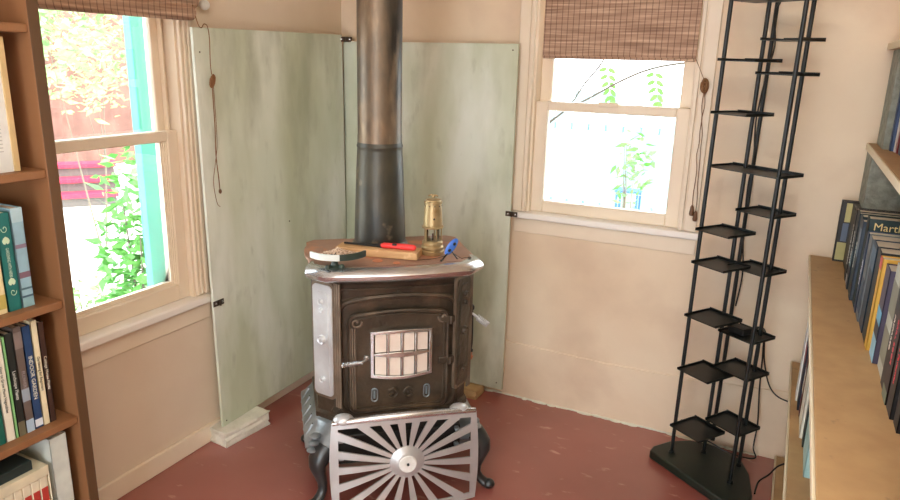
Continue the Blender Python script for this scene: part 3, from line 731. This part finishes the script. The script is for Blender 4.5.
# blue gadget
gx, gy, _ = sw(.190, -.165)
gd = empty('blue_gadget', 'small blue oval plastic gadget on thin black legs at the stove top corner', 'gadget', (gx, gy, ZT+.001), SA)
gd.scale = (1.3, 1.3, 1.2)
_u = Vector((.62, .25, .74)).normalized(); _n = Vector((.45, -.85, .1)); _n = (_n-_u*_n.dot(_u)).normalized(); _w = _n.cross(_u)
FRM = Matrix((_w, _u, _n)).transposed().to_4x4()
Tg = Matrix.Translation((0, 0, .036)) @ FRM
b = MB(); b.ball((0, 0, 0), 1, (.0135, .028, .0055), 18, Tg); disc = b.build('blue_disc', M['blue'], gd, smooth=True)
for yy in (-.012, .010): MB().ball((0.001, yy, .0045), .0052, (1, 1, .5), 10, Tg).build('disc_hole', M['iron_dark'], disc, smooth=True)
b = MB(); b.tube([(-.004, 0, .026), (-.030, -.020, .003)], .0022, 8); b.tube([(.0, 0, .024), (.014, -.012, .003)], .0018, 8); b.ball((-.031, -.021, .0035), .0035, n=8)
each(b, 'gadget_leg', M['iron_dark'], gd, smooth=True)
P = [sw(.175, -.14, .855), sw(.13, -.16, .852), sw(.07, -.165, .852), sw(.02, -.135, .851), sw(.0, -.11, .851)]
wire = MB().tube(smooth_path(P, 6), .0011, 6).tube(smooth_path([sw(.205, -.145, .862), sw(.225, -.17, .852), sw(.24, -.16, .852), sw(.25, -.175, .853)], 5), .0011, 6).ball(sw(.252, -.175, .855), .006, (1.2, 1, .6), 10)
tag(wire.build('wire', M['bracket'], smooth=True), 'thin dark wire curling over the rusty stove top beside the blue gadget', 'wire')
for i, (x, y, r_, lab) in enumerate(((-.058, -.150, .017, 'round copper coloured disc on the stove top, nearer the gravel tray'), (.0, -.185, .012, 'smaller copper coloured disc on the stove top, in front of the board'))):
    q = sw(x, y); tag(MB().lathe([(.001, 0), (r_, 0), (r_, .002), (r_*.9, .003), (.001, .003)], (q[0], q[1], ZT+.0006), 24).build('copper_disc', M['copper'], smooth=True), lab, 'disc')

# ------------------------------------------------------------------ CD tower
tow = empty('cd_tower', 'tall black metal CD tower with staggered trays in front of the back wall', 'rack', (1.80, -.22, 0))
tow.rotation_euler = (0, R(.5), 0)
def tr(x, y, z=0): return (x-1.80, y+.22, z)
bp = [(1.601, -.240), (1.607, -.200), (1.66, -.125), (1.73, -.080), (1.80, -.068), (1.87, -.085), (1.93, -.13), (1.965, -.22), (1.985, -.36), (1.97, -.43), (1.94, -.455), (1.90, -.452)]
bp = [(x-1.80, y+.22) for x, y in bp]
MB().prism(bp, 0, .034).build('base', M['black_base'], tow, bevel=.006)
POLES = [(1.680, -.212), (1.793, -.150), (1.812, -.030), (1.905, -.318), (1.925, -.182)]
for i, (x, y) in enumerate(POLES):
    MB().lathe([(.001, .034), (.011, .034), (.011, .042), (.0070, .044), (.0070, 2.05), (.001, 2.05)], tr(x, y), 12).build('pole', M['black'], tow, smooth=True)
ta = R(-33)
def tray(cx, cy, z, w, d, rail=(1, 1)):
    T = Matrix.Translation(tr(cx, cy, z)) @ Matrix.Rotation(ta, 4, 'Z')
    b = MB(); b.box(-w/2, w/2, -d/2, d/2, 0, .003, T)
    b.box(-w/2, w/2, d/2-.003, d/2, 0, .012, T).box(-w/2, -w/2+.003, -d/2, d/2, 0, .009, T).box(w/2-.003, w/2, -d/2, d/2, 0, .009, T)
    b.box(-w/2-.006, -w/2, -.004, .004, .0, .006, T)
    b.build('tray', M['black'], tow)
LC = (1.762, -.222); RC = (1.882, -.198)
for z in (.160, .398, .613, .816, .938, 1.346, 1.519): tray(LC[0], LC[1], z, .142, .142)
for z in (.205, .425, .566, .814, 1.017, 1.48, 1.588): tray(RC[0]-.002, RC[1], z, .148, .125)
for z in (1.158, 1.712): tray(1.826, -.210, z, .276, .132)
bb = MB().box(-.032, .032, -.024, .024, 0, .024).build('adapter_box', M['iron_dark'], bevel=.003); bb.location = (1.862, -.195, .5695); bb.rotation_euler = (0, 0, ta)
tag(bb, 'small black box sitting on a right hand tray of the CD tower', 'adapter')
def cable(name, pts, r, label): tag(MB().tube(smooth_path(pts, 8), r, 8).build(name, M['cable'], smooth=True), label, 'cable')
cable('cable', [(1.835, -.062, 1.95), (1.842, -.06, 1.75), (1.825, -.058, 1.68), (1.838, -.056, 1.58), (1.828, -.055, 1.50), (1.815, -.052, 1.38), (1.812, -.05, 1.30), (1.822, -.048, 1.18), (1.815, -.046, 1.08), (1.822, -.046, .9), (1.838, -.046, .75), (1.83, -.045, .62)], .0028, 'black cable wriggling down behind the poles of the CD tower')
cable('cable', [(1.885, -.165, .578), (1.925, -.12, .577), (1.945, -.08, .55), (1.948, -.06, .50), (1.958, -.05, .42), (1.985, -.045, .33), (2.02, -.04, .285), (2.07, -.04, .27)], .0028, 'black cable sagging from the small box to the right hand shelves')
cable('cable', [(1.900, -.165, .574), (1.935, -.10, .565), (1.948, -.06, .46), (1.956, -.05, .30), (1.968, -.05, .16), (1.966, -.06, .06), (1.978, -.10, .038), (1.93, -.125, .041), (1.87, -.12, .046), (1.80, -.11, .065), (1.77, -.11, .055)], .0028, 'black cable dropping behind the lowest tray and looping over the tower base')
cable('cable', [(2.10, -.30, .17), (2.055, -.27, .12), (2.03, -.24, .06), (2.00, -.22, .008), (1.992, -.30, .004)], .003, 'short black cable end hanging over the lowest shelf board')

# ------------------------------------------------------------------ board and block shelves on the right
def board(z, th, x0, y0, y1, label):
    e = empty('shelf_board', label, 'shelf', ((x0+XR)/2, (y0+y1)/2, z-th))
    hx, hy = (XR-.004-x0)/2, (y1-y0)/2
    MB().box(-hx+.006, hx, -hy, hy, 0, th).build('board', M['shelfboard'], e, bevel=.002)
    MB().box(-hx, -hx+.006, -hy, hy, 0, th).build('edge_strip', M['shelfedge'], e, bevel=.002)
board(.026, .025, 2.045, -1.9, -.022, 'tan shelf board lying on the floor at the bottom of the right hand shelves')
board(.430, .019, 2.045, -2.2, -.022, 'tan shelf board second from the floor, holding upright books')
board(.850, .019, 2.046, -2.5, -.022, 'wide tan shelf board at waist height with a row of dark books')
board(1.262, .022, 2.165, -1.9, -.010, 'narrower tan shelf board above the dark books, on a cinder block')
board(1.590, .022, 2.175, -1.9, -.010, 'topmost tan shelf board of the right hand shelves')
def cinder(x0, x1, y0, y1, z0, z1, label):
    e = MB(); hx, hy, h = (x1-x0)/2, (y1-y0)/2, z1-z0
    xs_ = (-hx, -hx+.03, -.014, .014, hx-.03, hx); ys_ = (-hy, -hy+.028, hy-.028, hy)
    solid = lambda i, j: 0 <= i < 5 and 0 <= j < 3 and not (j == 1 and i in (1, 3))
    V = {(i, j, k): e.bm.verts.new((xs_[i], ys_[j], k*h)) for i in range(6) for j in range(4) for k in (0, 1)}
    for i in range(5):
        for j in range(3):
            if not solid(i, j): continue
            for k in (0, 1): e.bm.faces.new([V[i, j, k], V[i+1, j, k], V[i+1, j+1, k], V[i, j+1, k]])
            for di, dj, p, q in ((-1, 0, (i, j), (i, j+1)), (1, 0, (i+1, j), (i+1, j+1)), (0, -1, (i, j), (i+1, j)), (0, 1, (i, j+1), (i+1, j+1))):
                if not solid(i+di, j+dj): e.bm.faces.new([V[p[0], p[1], 0], V[q[0], q[1], 0], V[q[0], q[1], 1], V[p[0], p[1], 1]])
    o_ = e.build('cinder_block', M['cinder'], bevel=.003); o_.location = ((x0+x1)/2, (y0+y1)/2, z0); tag(o_, label, 'cinder block')
cinder(2.172, 2.53, -.225, -.026, 1.064, 1.2395, 'grey cinder block under the narrower upper shelf board')
cinder(2.195, 2.53, -.215, -.026, 1.2625, 1.5675, 'tall grey cinder block between the two topmost shelf boards')
cinder(2.10, 2.49, -.225, -.03, .431, .8305, 'grey cinder block standing behind the pale books on the second board')
cinder(2.10, 2.49, -.225, -.03, .0265, .4105, 'grey cinder block on the lowest board of the right shelves')
for zz, z1 in ((.0265, .4105), (.431, .8305)): cinder(2.16, 2.49, -1.88, -1.69, zz, z1, 'grey cinder block at the near end of the %s board' % ('lowest' if zz < .1 else 'second'))
cinder(2.16, 2.49, -1.88, -1.69, .851, 1.2395, 'grey cinder block at the near end of the waist high board')
cinder(2.2, 2.5, -1.88, -1.69, 1.2625, 1.5675, 'grey cinder block at the near end of the top board pair')

def book(origin, facing, th, ht, dp, cover, label, group, pages=True, lean=0, spine_marks=(), spine_text=None, tcol=(235, 235, 225), cover_marks=(), cover_text=None, tsize=.012, name='book', tfit=.8):
    """origin = spine's near bottom corner; local x = into the shelf, y = thickness, z up. facing: rotation so that -x faces the room."""
    e = empty(name, label, 'book', origin, facing, group); e.rotation_euler = Euler((lean, 0, facing))
    cm = flat(cover)
    t = .0022 if th > .012 else .001
    b = MB(); b.box(0, dp, 0, t, 0, ht).box(0, dp, th-t, th, 0, ht).box(0, t*1.2, 0, th, 0, ht)
    c_ = b.build('cover', cm, e, bevel=.0006)
    if pages: MB().box(t, dp-.004, t, th-t, .003, ht-.003).build('pages', flat((232, 224, 204), .8), e)
    for z0, z1, col in spine_marks: MB().box(-.0006, .0004, .0006, th-.0006, z0*ht, z1*ht).build('spine_band', flat(col), c_)
    for x0, x1, z0, z1, col in cover_marks: MB().box(x0*dp, x1*dp, -.0005, .0004, z0*ht, z1*ht).build('cover_print', flat(col), c_)
    if spine_text:
        T = Matrix.Translation((-.0008, th/2, ht*.5)) @ Matrix(((0, 0, -1, 0), (0, -1, 0, 0), (-1, 0, 0, 0), (0, 0, 0, 1)))
        # local text x -> down the spine (-z), text y -> toward +/-y, text normal -> -x
        T = Matrix.Translation((-.0008, th/2, ht*.5)) @ Matrix(((0, 0, -1, 0), (0, 1, 0, 0), (-1, 0, 0, 0), (0, 0, 0, 1))) if False else Matrix.Translation((-.0008, th/2, ht*.5)) @ SPT
        text(spine_text, tsize, T, flat(tcol), c_, fit=ht*tfit)
    if cover_text:
        s_, u, v, size = cover_text
        T = Matrix.Translation((u*dp, -.0009, v*ht)) @ Matrix.Rotation(R(90), 4, 'X')
        text(s_, size, T, flat((236, 214, 150)), c_, fit=dp*.6, align='LEFT')
    return e
# text frame on a spine that faces local -x, read from top to bottom: text-x -> -z, text-y -> -y ... normal -x
SPT = Matrix(((0, 0, -1, 0), (0, -1, 0, 0), (-1, 0, 0, 0), (0, 0, 0, 1)))
SPT = Matrix(((0, 0, -1, 0), (0, 1, 0, 0), (-1, 0, 0, 0), (0, 0, 0, 1))) if SPT.to_3x3().determinant() < 0 else SPT

# right waist-high board: from the far wall towards the camera
G1 = 'books on the waist high board'
Z1 = .8505
bx = empty('block_shade_box', 'added black box standing in for the shadow under the cinder block, behind the dark books', 'box', (2.155, -.225, Z1))  # added dark box in place of the shadow around the lower block
MB().box(0, .385, 0, .15, 0, .212).build('box_body', M['iron_dark'], bx, bevel=.003)
book((2.122, -.070, Z1), 0, .026, .215, .26, (44, 40, 36), 'thin book with a green and gold picture cover against the far wall', G1, cover_marks=((.02, .13, .03, .32, (188, 180, 120)), (.05, .12, .34, .64, (96, 110, 130)), (.06, .13, .66, .97, (196, 184, 120))))
rowA = [ # y1(far edge), thickness, spine x, height, depth, cover, text, tcol, label, marks
 (-.235, .042, 2.152, .19, .20, (24, 24, 24), None, None, 'thick black book next to the black stand-in box', ()),
 (-.282, .040, 2.150, .200, .20, (38, 42, 44), 'BAKING SECRETS', (220, 222, 215), 'black book with white spine lettering, second in the dark row', ()),
 (-.327, .052, 2.152, .198, .21, (30, 38, 42), 'SIMPLE MEALS', (226, 226, 220), 'charcoal book with large white lettering, third in the dark row', ((0, .12, (200, 200, 196)),)),
 (-.384, .040, 2.150, .196, .20, (34, 52, 62), None, None, 'dark slate blue slim book in the dark row', ((.3, .5, (96, 130, 140)),)),
 (-.429, .055, 2.154, .205, .21, (32, 60, 62), 'COOKING', (210, 220, 210), 'dark green book with pale lettering near the dark row middle', ()),
 (-.489, .050, 2.152, .192, .20, (52, 66, 80), None, None, 'grey blue book with a worn spine in the dark row', ((.55, .9, (110, 130, 150)),)),
 (-.545, .058, 2.160, .198, .24, (26, 52, 52), None, None, 'dark teal book whose cover shows a gold name', ()),
 (-.610, .045, 2.160, .185, .20, (60, 84, 116), 'KITCHEN', (220, 226, 236), 'blue book with white lettering in front of the teal cover', ()),
 (-.662, .070, 2.162, .190, .20, (120, 128, 132), None, None, 'pale grey blue book between two blue books', ((.1, .5, (70, 90, 110)),)),
 (-.738, .085, 2.166, .188, .20, (44, 66, 84), None, None, 'wide steel blue book left of the yellow one', ((.7, .95, (90, 116, 136)),)),
 (-.830, .070, 2.168, .186, .20, (28, 40, 44), None, None, 'near black book touching the yellow book', ()),
 (-.905, .042, 2.168, .176, .17, (226, 178, 70), None, None, 'yellow spined book with a red top among the dark ones', ((.88, 1.0, (214, 92, 80)),)),
 (-.955, .075, 2.176, .190, .22, (74, 66, 88), None, None, 'purple and blue picture book right of the yellow one', ((0, .25, (150, 200, 222)), (.25, .4, (30, 44, 66)), (.4, .55, (110, 180, 214)))),
 (-1.035, .095, 2.186, .215, .22, (190, 192, 178), None, None, 'pale grey green comb bound book with long holes in its spine', ((.12, .42, (140, 140, 122)), (.55, .85, (140, 140, 122)))),
 (-1.135, .055, 2.184, .225, .22, (26, 24, 24), 'PREPARED', (222, 214, 204), 'black book with small white letters right of the comb bound one', ()),
 (-1.195, .062, 2.182, .235, .22, (44, 30, 32), 'GRILL BOOK', (214, 84, 96), 'black book with pink lettering on its spine', ((0, .1, (120, 130, 110)),)),
 (-1.262, .060, 2.184, .250, .22, (22, 22, 24), 'Barbecue Favorites', (226, 70, 84), 'tall black book with red script lettering on its spine', ()),
 (-1.328, .050, 2.190, .255, .22, (24, 24, 26), None, None, 'tall plain black book nearest the right edge of view', ()),
 (-1.384, .045, 2.196, .250, .22, (120, 44, 44), None, None, 'dark red book nearest the camera on the waist high board', ()),
]
HR = (.205, .232, .236, .238, .240, .236, .258, .226, .228, .230, .232, .228, .222, .246, .250, .252, .256, .262, .258)
for (y1, th, x, h, dp, cov, tx, tc, lab, marks), h in zip(rowA, HR):
    kw = {}
    if 'gold name' in lab: kw = dict(cover_text=('Martha', .05, .915, .030))
    book((x, y1-th, Z1), 0, th-.002, h, dp, cov, lab, G1, spine_text=tx, tcol=tc or (230,230,230), spine_marks=marks, tsize=.017, **kw)
# second board
G2 = 'books on the second board'
Z2 = .4305
rowB = [(-.235, .035, 2.072, .30, (234, 232, 222), 'tall cream spined book farthest along the second board', ()),
 (-.272, .045, 2.070, .31, (240, 238, 230), 'tall white book at the far end of the second board', ()),
 (-.32, .055, 2.066, .28, (240, 240, 232), 'white book in front of the tall white one on the second board', ()),
 (-.378, .070, 2.072, .27, (30, 36, 50), 'black and navy book on the second board beside white ones', ((.6, .8, (150, 60, 60)),)),
 (-.452, .040, 2.078, .26, (120, 60, 50), 'dark red banded book on the second board', ((.3, .6, (210, 200, 180)),)),
 (-.495, .145, 2.080, .25, (224, 222, 204), 'thick cream book on the second board', ()),
 (-.645, .05, 2.088, .235, (60, 76, 70), 'dark green grey book on the second board', ((.7, .9, (70, 120, 170)),)),
 (-.70, .165, 2.092, .27, (168, 208, 206), 'wide pale aqua binder on the second board', ()),
 (-.87, .045, 2.110, .25, (86, 84, 70), 'olive grey book right of the aqua binder', ()),
 (-.92, .10, 2.120, .235, (206, 200, 170), 'cream book with a teal and black wavy pattern', ((0, .2, (60, 130, 150)), (.2, .27, (30, 40, 40)), (.36, .42, (40, 50, 50)))),
 (-1.025, .10, 2.13, .25, (196, 180, 150), 'tan book behind the board edge nearest the camera', ())]
for y1, th, x, h, cov, lab, marks in rowB:
    book((x, y1-th, Z2), 0, th-.002, h, .2, cov, lab, G2, spine_marks=marks)
# upper board
G3 = 'books on the upper right board'
for y1, th, x, h, cov, lab, marks in ((-.225, .035, 2.212, .27, (52, 74, 112), 'blue book beside the tall cinder block on the upper board', ()), (-.262, .03, 2.222, .235, (236, 232, 228), 'white book with a red stripe on the upper board', ((.0, .9, (236, 232, 228)),)),
        (-.295, .03, 2.224, .24, (150, 40, 50), 'dark red book on the upper board beside the white one', ()), (-.33, .05, 2.226, .25, (40, 60, 90), 'navy book on the upper board nearest the right edge', ())):
    book((x, y1-th, 1.2625), 0, th-.002, h, .2, cov, lab, G3, spine_marks=marks)

# ------------------------------------------------------------------ bookcase on the left
bc = empty('bookcase', 'brown wooden bookcase against the left wall beside the window', 'bookcase', (0, -2.15, 0))
YS = -1.637+2.15
MB().box(.018, .250, YS-.028, YS, 0, 2.1).build('side_panel', [M['bookcase']], bc, bevel=.002)
MB().box(.2505, .253, YS-.028, YS, 0, 2.1).build('edge_strip', M['bookcase_edge_shade'], bc)  # thin dark strip carrying the painted shade of the upright's front
MB().box(.018, .250, -.60, -.572, 0, 2.1).build('side_panel', M['bookcase'], bc, bevel=.002)
MB().box(.016, .024, -.572, YS-.028, .02, 2.1).build('back_panel', M['bookcase'], bc)
SHZ = (.08, .508, .852, 1.205, 1.56, 1.9)
for z in SHZ:
    MB().box(.024, .246, -.571, YS-.029, z-.022, z).build('shelf', M['bookcase'], bc, bevel=.003)
def lbook(y0, y1, z, h, cover, label, group, sx=.215, dp=.165, **k):
    # spine faces +x : rotate 180 deg, origin at the far (+y) edge
    return book((sx, y1, z), math.pi, y1-y0, h, dp, cover, label, group, **k)
g = 'books on the middle left shelf'
a = .8525
lbook(-1.790, -1.756, a, .255, (34, 110, 104), 'teal hardback with pale spiral leaf ornaments on its spine', g, spine_text='GARDENING WITH HERBS', tcol=(196, 214, 190), tsize=.011, tfit=.30)
e = bpy.data.objects['book'] if False else None
lbook(-1.752, -1.722, a, .262, (150, 186, 198), 'pale blue hardback with a hazy picture spine next to the teal one', g, spine_marks=((.0, .10, (140, 176, 180)), (.10, .12, (70, 96, 110)), (.18, .2, (80, 110, 120)), (.30, .36, (124, 96, 108)), (.60, .64, (140, 120, 136)), (.86, 1., (176, 204, 210))))
lbook(-1.822, -1.793, a, .250, (226, 208, 158), 'cream and yellow hardback left of the teal one', g, spine_marks=((.05, .2, (190, 170, 90)),), spine_text='SECRETS', tcol=(150, 70, 50), tsize=.014, tfit=.4)
lbook(-1.852, -1.824, a, .24, (90, 70, 60), 'brown hardback at the left edge of the middle shelf', g)
# leaf spirals on the teal spine
tealp = [o_ for o_ in bpy.data.objects if o_.get('label', '').startswith('teal hardback')][0]
cv = [c_ for c_ in tealp.children if c_.name.startswith('cover')][0]
b = MB()
for zc, s_ in ((.215, 1), (.050, -1)):
    MB().tube([(-.001, .017+s_*(.002+.0010*t)*math.cos(t), zc+(.002+.0010*t)*1.3*math.sin(t)) for t in [i*.4 for i in range(17)]], .0009, 6).build('spine_ornament', flat((196, 220, 190)), cv)
    lf = [(0, 0), (.006, .004), (.0095, .011), (.007, .018), (.003, .020), (0, .016), (-.003, .020), (-.007, .018), (-.0095, .011), (-.006, .004)]
    MB().prism([(.017+x_, zc-s_*.020+(-y_ if s_ > 0 else -y_+.018)) for x_, y_ in lf], 0, .0008, Matrix(((0,0,-1,-.0006),(1,0,0,0),(0,1,0,0),(0,0,0,1)))).build('spine_ornament', flat((206, 226, 190)), cv)
g = 'books on the lower left shelf'
a = .5085
for y0, y1, h, cov, lab, kw in (
  (-1.905, -1.868, .27, (26, 66, 84), 'dark blue book at the left edge of the lower shelf', {}),
  (-1.866, -1.846, .285, (24, 96, 80), 'dark green book beside the cream vegetable book', dict(spine_text='HERBS', tcol=(200, 220, 200), tsize=.010, tfit=.4)),
  (-1.844, -1.821, .290, (226, 222, 202), 'cream book with thin black spine writing', dict(spine_text='How to Grow More Vegetables', tcol=(40, 50, 44), tsize=.010)),
  (-1.819, -1.813, .285, (130, 186, 120), 'very thin light green booklet on the lower shelf', {}),
  (-1.811, -1.792, .290, (38, 42, 38), 'black book with white italic spine title', dict(spine_text='Landscape Plants', tcol=(220, 220, 210), tsize=.012, spine_marks=((0, .14, (110, 104, 80)),))),
  (-1.790, -1.768, .300, (104, 92, 84), 'grey book with a mottled flower picture spine', dict(spine_text='FLOWERS', tcol=(160, 150, 150), tsize=.012, spine_marks=((0, .12, (170, 190, 206)), (.3, .42, (150, 160, 170)), (.8, .95, (130, 116, 110))))),
  (-1.766, -1.744, .295, (38, 66, 106), 'navy blue book with large white spine title', dict(spine_text='INDOOR GARDEN', tcol=(226, 222, 200), tsize=.015, spine_marks=((.02, .09, (220, 226, 230)),))),
  (-1.742, -1.725, .302, (236, 224, 186), 'cream yellow book between navy and brown books', dict(spine_text='Gardening for Beginners', tcol=(60, 60, 60), tsize=.010)),
  (-1.723, -1.707, .292, (66, 46, 38), 'dark brown book with white spine title', dict(spine_text='Cottage House Plants', tcol=(226, 220, 200), tsize=.011)),
  ):
    lbook(y0, y1, a, h, cov, lab, g, **kw)
g = 'binders and box set on the bottom left shelf'
# white binder, boxed set, dark book above
bd = lbook(-1.742, -1.692, .0805, .385, (206, 212, 202), 'tall white ring binder beside the boxed book set', None, sx=.225, dp=.19, name='ring_binder'); bd['category'] = 'binder'
bs = empty('boxed_book_set', 'boxed book set with cream top and red spines on the bottom shelf', 'book set', (.232, -1.755, .0805), math.pi)
MB().box(.004, .17, 0, .34, .0, .012).box(.004, .17, 0, .34, .288, .318).box(.165, .17, 0, .34, 0, .3).box(.004, .17, 0, .003, 0, .3).box(.004, .17, .337, .34, 0, .3).build('slipcase', flat((216, 206, 176)), bs, bevel=.002)
for k in range(14):
    y = .006+.0236*k
    v = MB().box(.007, .16, y, y+.0222, .013, .287).build('volume', flat((222, 212, 184)), bs, bevel=.002)
    MB().box(.0062, .0068, y+.002, y+.0202, .04, .255).build('spine_label', flat((186, 62, 52)), v)
bk = MB().box(-.075, .075, -.13, .11, 0, .028).build('book', flat((34, 48, 46)), bevel=.002); bk.location = (.140, -1.90, .3993); tag(bk, 'dark green book lying flat on top of the boxed set', 'book')
# notepad / framed sheet on the upper left shelf
fr_ = empty('framed_sheet', 'large white printed sheet in a yellow wooden frame on the upper left shelf', 'frame', (.205, -1.78, 1.2055), 0)
MB().box(.0, .010, -.135, .053, 0, .318).build('sheet', flat((226, 226, 220)), fr_)
MB().box(-.004, .014, .053, .068, 0, .322).box(-.004, .014, -.150, -.135, 0, .322).box(-.004, .014, -.135, .053, .310, .326).build('frame', flat((214, 186, 134)), fr_, bevel=.001)
b = MB()
for k in range(18): b.box(.0101, .0106, .004-.002*(k % 3), .034, .05+.009*k, .0525+.009*k)
b.build('printed_lines', flat((190, 186, 180)), fr_)

# ------------------------------------------------------------------ outside
GZ = -.55
struct(MB().box(-14, -.15, -8, 16, GZ-.1, GZ).box(-.15, 14, .15, 16, GZ-.1, GZ).build('ground', M['ground']))
def foliage(b, c, rad, n, size, r_, droop=.3):
    for i in range(n):
        d = Vector((r_.gauss(0, 1), r_.gauss(0, 1), r_.gauss(0, 1))).normalized()*(r_.random()**.45)
        p = Vector(c)+Vector((d.x*rad[0], d.y*rad[1], d.z*rad[2]))
        s = size*r_.uniform(.6, 1.2); ax = Vector((r_.uniform(-1,1), r_.uniform(-1,1), r_.uniform(-.6,.4))).normalized(); up = ax.orthogonal().normalized()
        up = (Matrix.Rotation(r_.uniform(0, 6.28), 3, ax) @ up)
        b._add([p, p+ax*s*.35+up*s*.2, p+ax*s, p+ax*s*.35-up*s*.2], [(0,1,2,3)])
def shrub(name, cat, label, loc, rad, n, size, m, seed, stems=5, h0=0, group=None):
    r_ = random.Random(seed); e = empty(name, label, cat, loc, 0, group)
    b = MB(); foliage(b, (0, 0, h0+rad[2]), rad, n, size, r_); b.build('foliage', m, e)
    b = MB()
    for k in range(stems):
        q = Vector((r_.uniform(-.6,.6)*rad[0], r_.uniform(-.6,.6)*rad[1], h0+rad[2]*r_.uniform(1.0,1.8)))
        b.tube(smooth_path([(q.x*.1, q.y*.1, 0), (q.x*.4, q.y*.5, q.z*.4), q], 4), [.012-.0011*i for i in range(9)], 6)
    b.build('stem', M['stem'], e, smooth=True)
    return e
shrub('garden_shrub', 'shrub', 'bright green leafy shrub growing outside the left window beside the teal post', (-1.55, .05, GZ), (.28, .26, .78), 900, .10, M['leaf'], 11)
shrub('garden_shrub', 'shrub', 'low pale green shrub on the ground outside the left window', (-2.6, .35, GZ), (.6, .5, .24), 700, .08, M['leaf_pale'], 12, 4)
for i, (x, y, rx, rz, z0, lab) in enumerate(((-4.6, 2.1, .8, .8, 1.35, 'sunlit pale green tree crown seen high through the left window'), (-8.2, 5.0, 1.2, 1.1, 1.1, 'pale green tree crown behind the teal post'), (-3.6, .70, .55, .6, 1.65, 'tree crown close to the bookcase edge in the left window'))):
    shrub('garden_tree', 'tree', lab, (x, y, GZ), (rx, .62, rz), 700, .13, M['leaf_pale'], 20+i, 2, h0=z0)
ps = MB().box(-.42, -.38, -.845, -.765, GZ, 2.3).build('porch_post', M['teal'], bevel=.004); tag(ps, 'teal painted post standing just outside the left window', 'post')
ps = MB().box(-.27, -.24, -.868, -.828, GZ, 1.15).build('downspout', M['skyblue'], bevel=.004); tag(ps, 'narrow pale blue downspout right of the teal post', 'downspout')
hw_ = empty('neighbor_house', 'brown sided house wall beyond the trees outside the left window', 'house', (-9.5, 4, GZ))
MB().box(-.3, 0, -5, 7, 0, 5).build('siding', M['brownwall'], hw_); MB().box(.0, .05, -.9, .2, 1.0, 2.2).build('window', M['skyblue'], hw_)
st_ = empty('garden_steps', 'red painted steps in the garden outside the left window', 'steps', (-6.7, 3.25, GZ), R(-38))
for k in range(3):
    MB().box(-.25*k-.30, -.25*k, -.75, .55, .0, .17*(k+1)-.05).build('riser', M['stepshade'], st_)
    MB().box(-.25*k-.30, -.25*k+.03, -.78, .58, .17*(k+1)-.05, .17*(k+1)).build('tread', M['redsteps'], st_)
MB().box(-.05, .05, -.95, -.85, 0, 1.0).box(-.25, .1, -1.0, -.8, .0, .2).build('newel', M['redsteps'], st_)
# through the back window
fe = empty('garden_fence', 'pale board fence across the yard behind the back window', 'fence', (.6, 5.2, GZ))
for k in range(22): MB().box(-2.2+.2*k, -2.2+.2*k+.18, 0, .02, 0, 1.75).build('board', M['whitefence'], fe)
MB().box(-2.2, 2.2, .02, .06, .4, .48).box(-2.2, 2.2, .02, .06, 1.3, 1.38).build('rail', M['whitefence'], fe)
shrub('garden_plant', 'plant', 'tall thin plant with pinkish green leaves outside the back window', (.80, 2.9, GZ), (.15, .14, .40), 110, .10, M['leaf'], 31, 4, h0=.82)
tb = empty('garden_table', 'small blue table in the yard behind the back window', 'table', (.52, 4.2, GZ))
MB().box(-.12, .12, -.1, .1, .82, .84).build('tabletop', M['tableblue'], tb)
for sx in (-1, 1):
    for sy in (-1, 1): MB().box(sx*.1-.01, sx*.1+.01, sy*.08-.01, sy*.08+.01, 0, .82).build('leg', M['tableblue'], tb)
br = empty('leafy_branch', 'thin branch with green leaflets crossing outside the upper back window', 'branch', (.83, 1.0, 1.27))
b = MB(); P1 = smooth_path([(-.02, 0, -.01), (.1, .01, .06), (.22, 0, .13), (.36, .02, .20), (.52, .02, .24), (.8, 0, .27)], 5); b.tube(P1, .006, 6)
b.tube(smooth_path([(-.02, 0, 0), (.05, 0, .12), (.14, 0, .24), (.2, 0, .4)], 5), .0055, 6); b.tube(smooth_path([(-.40, 0, GZ-1.27), (-.38, 0, -.9), (-.30, 0, -.30), (-.02, 0, 0)], 5), [.02]*8+[.016-.0017*i for i in range(8)], 8)
b.build('stem', M['branch'], br, smooth=True)
b = MB()
def leaflet(p, ang, L_, tilt=.3):
    d = Vector((math.cos(ang), tilt*.5, math.sin(ang))); n_ = Vector((-math.sin(ang), .25, math.cos(ang)))
    p = Vector(p); W_ = L_*.22
    b._add([p, p+d*L_*.3+n_*W_, p+d*L_*.7+n_*W_*.8, p+d*L_, p+d*L_*.7-n_*W_*.8, p+d*L_*.3-n_*W_], [(0,1,2,3,4,5)])
for cx, cz in ((.17, .16), (.42, .14)):
    for k in range(5):
        leaflet((cx+.008*k, 0, cz+.05-.035*k), R(200+8*k), .055); leaflet((cx+.008*k, 0, cz+.05-.035*k), R(-30-8*k), .055)
    leaflet((cx+.03, 0, cz-.11), R(-60), .06)
b.build('leaves', M['leaf'], br)
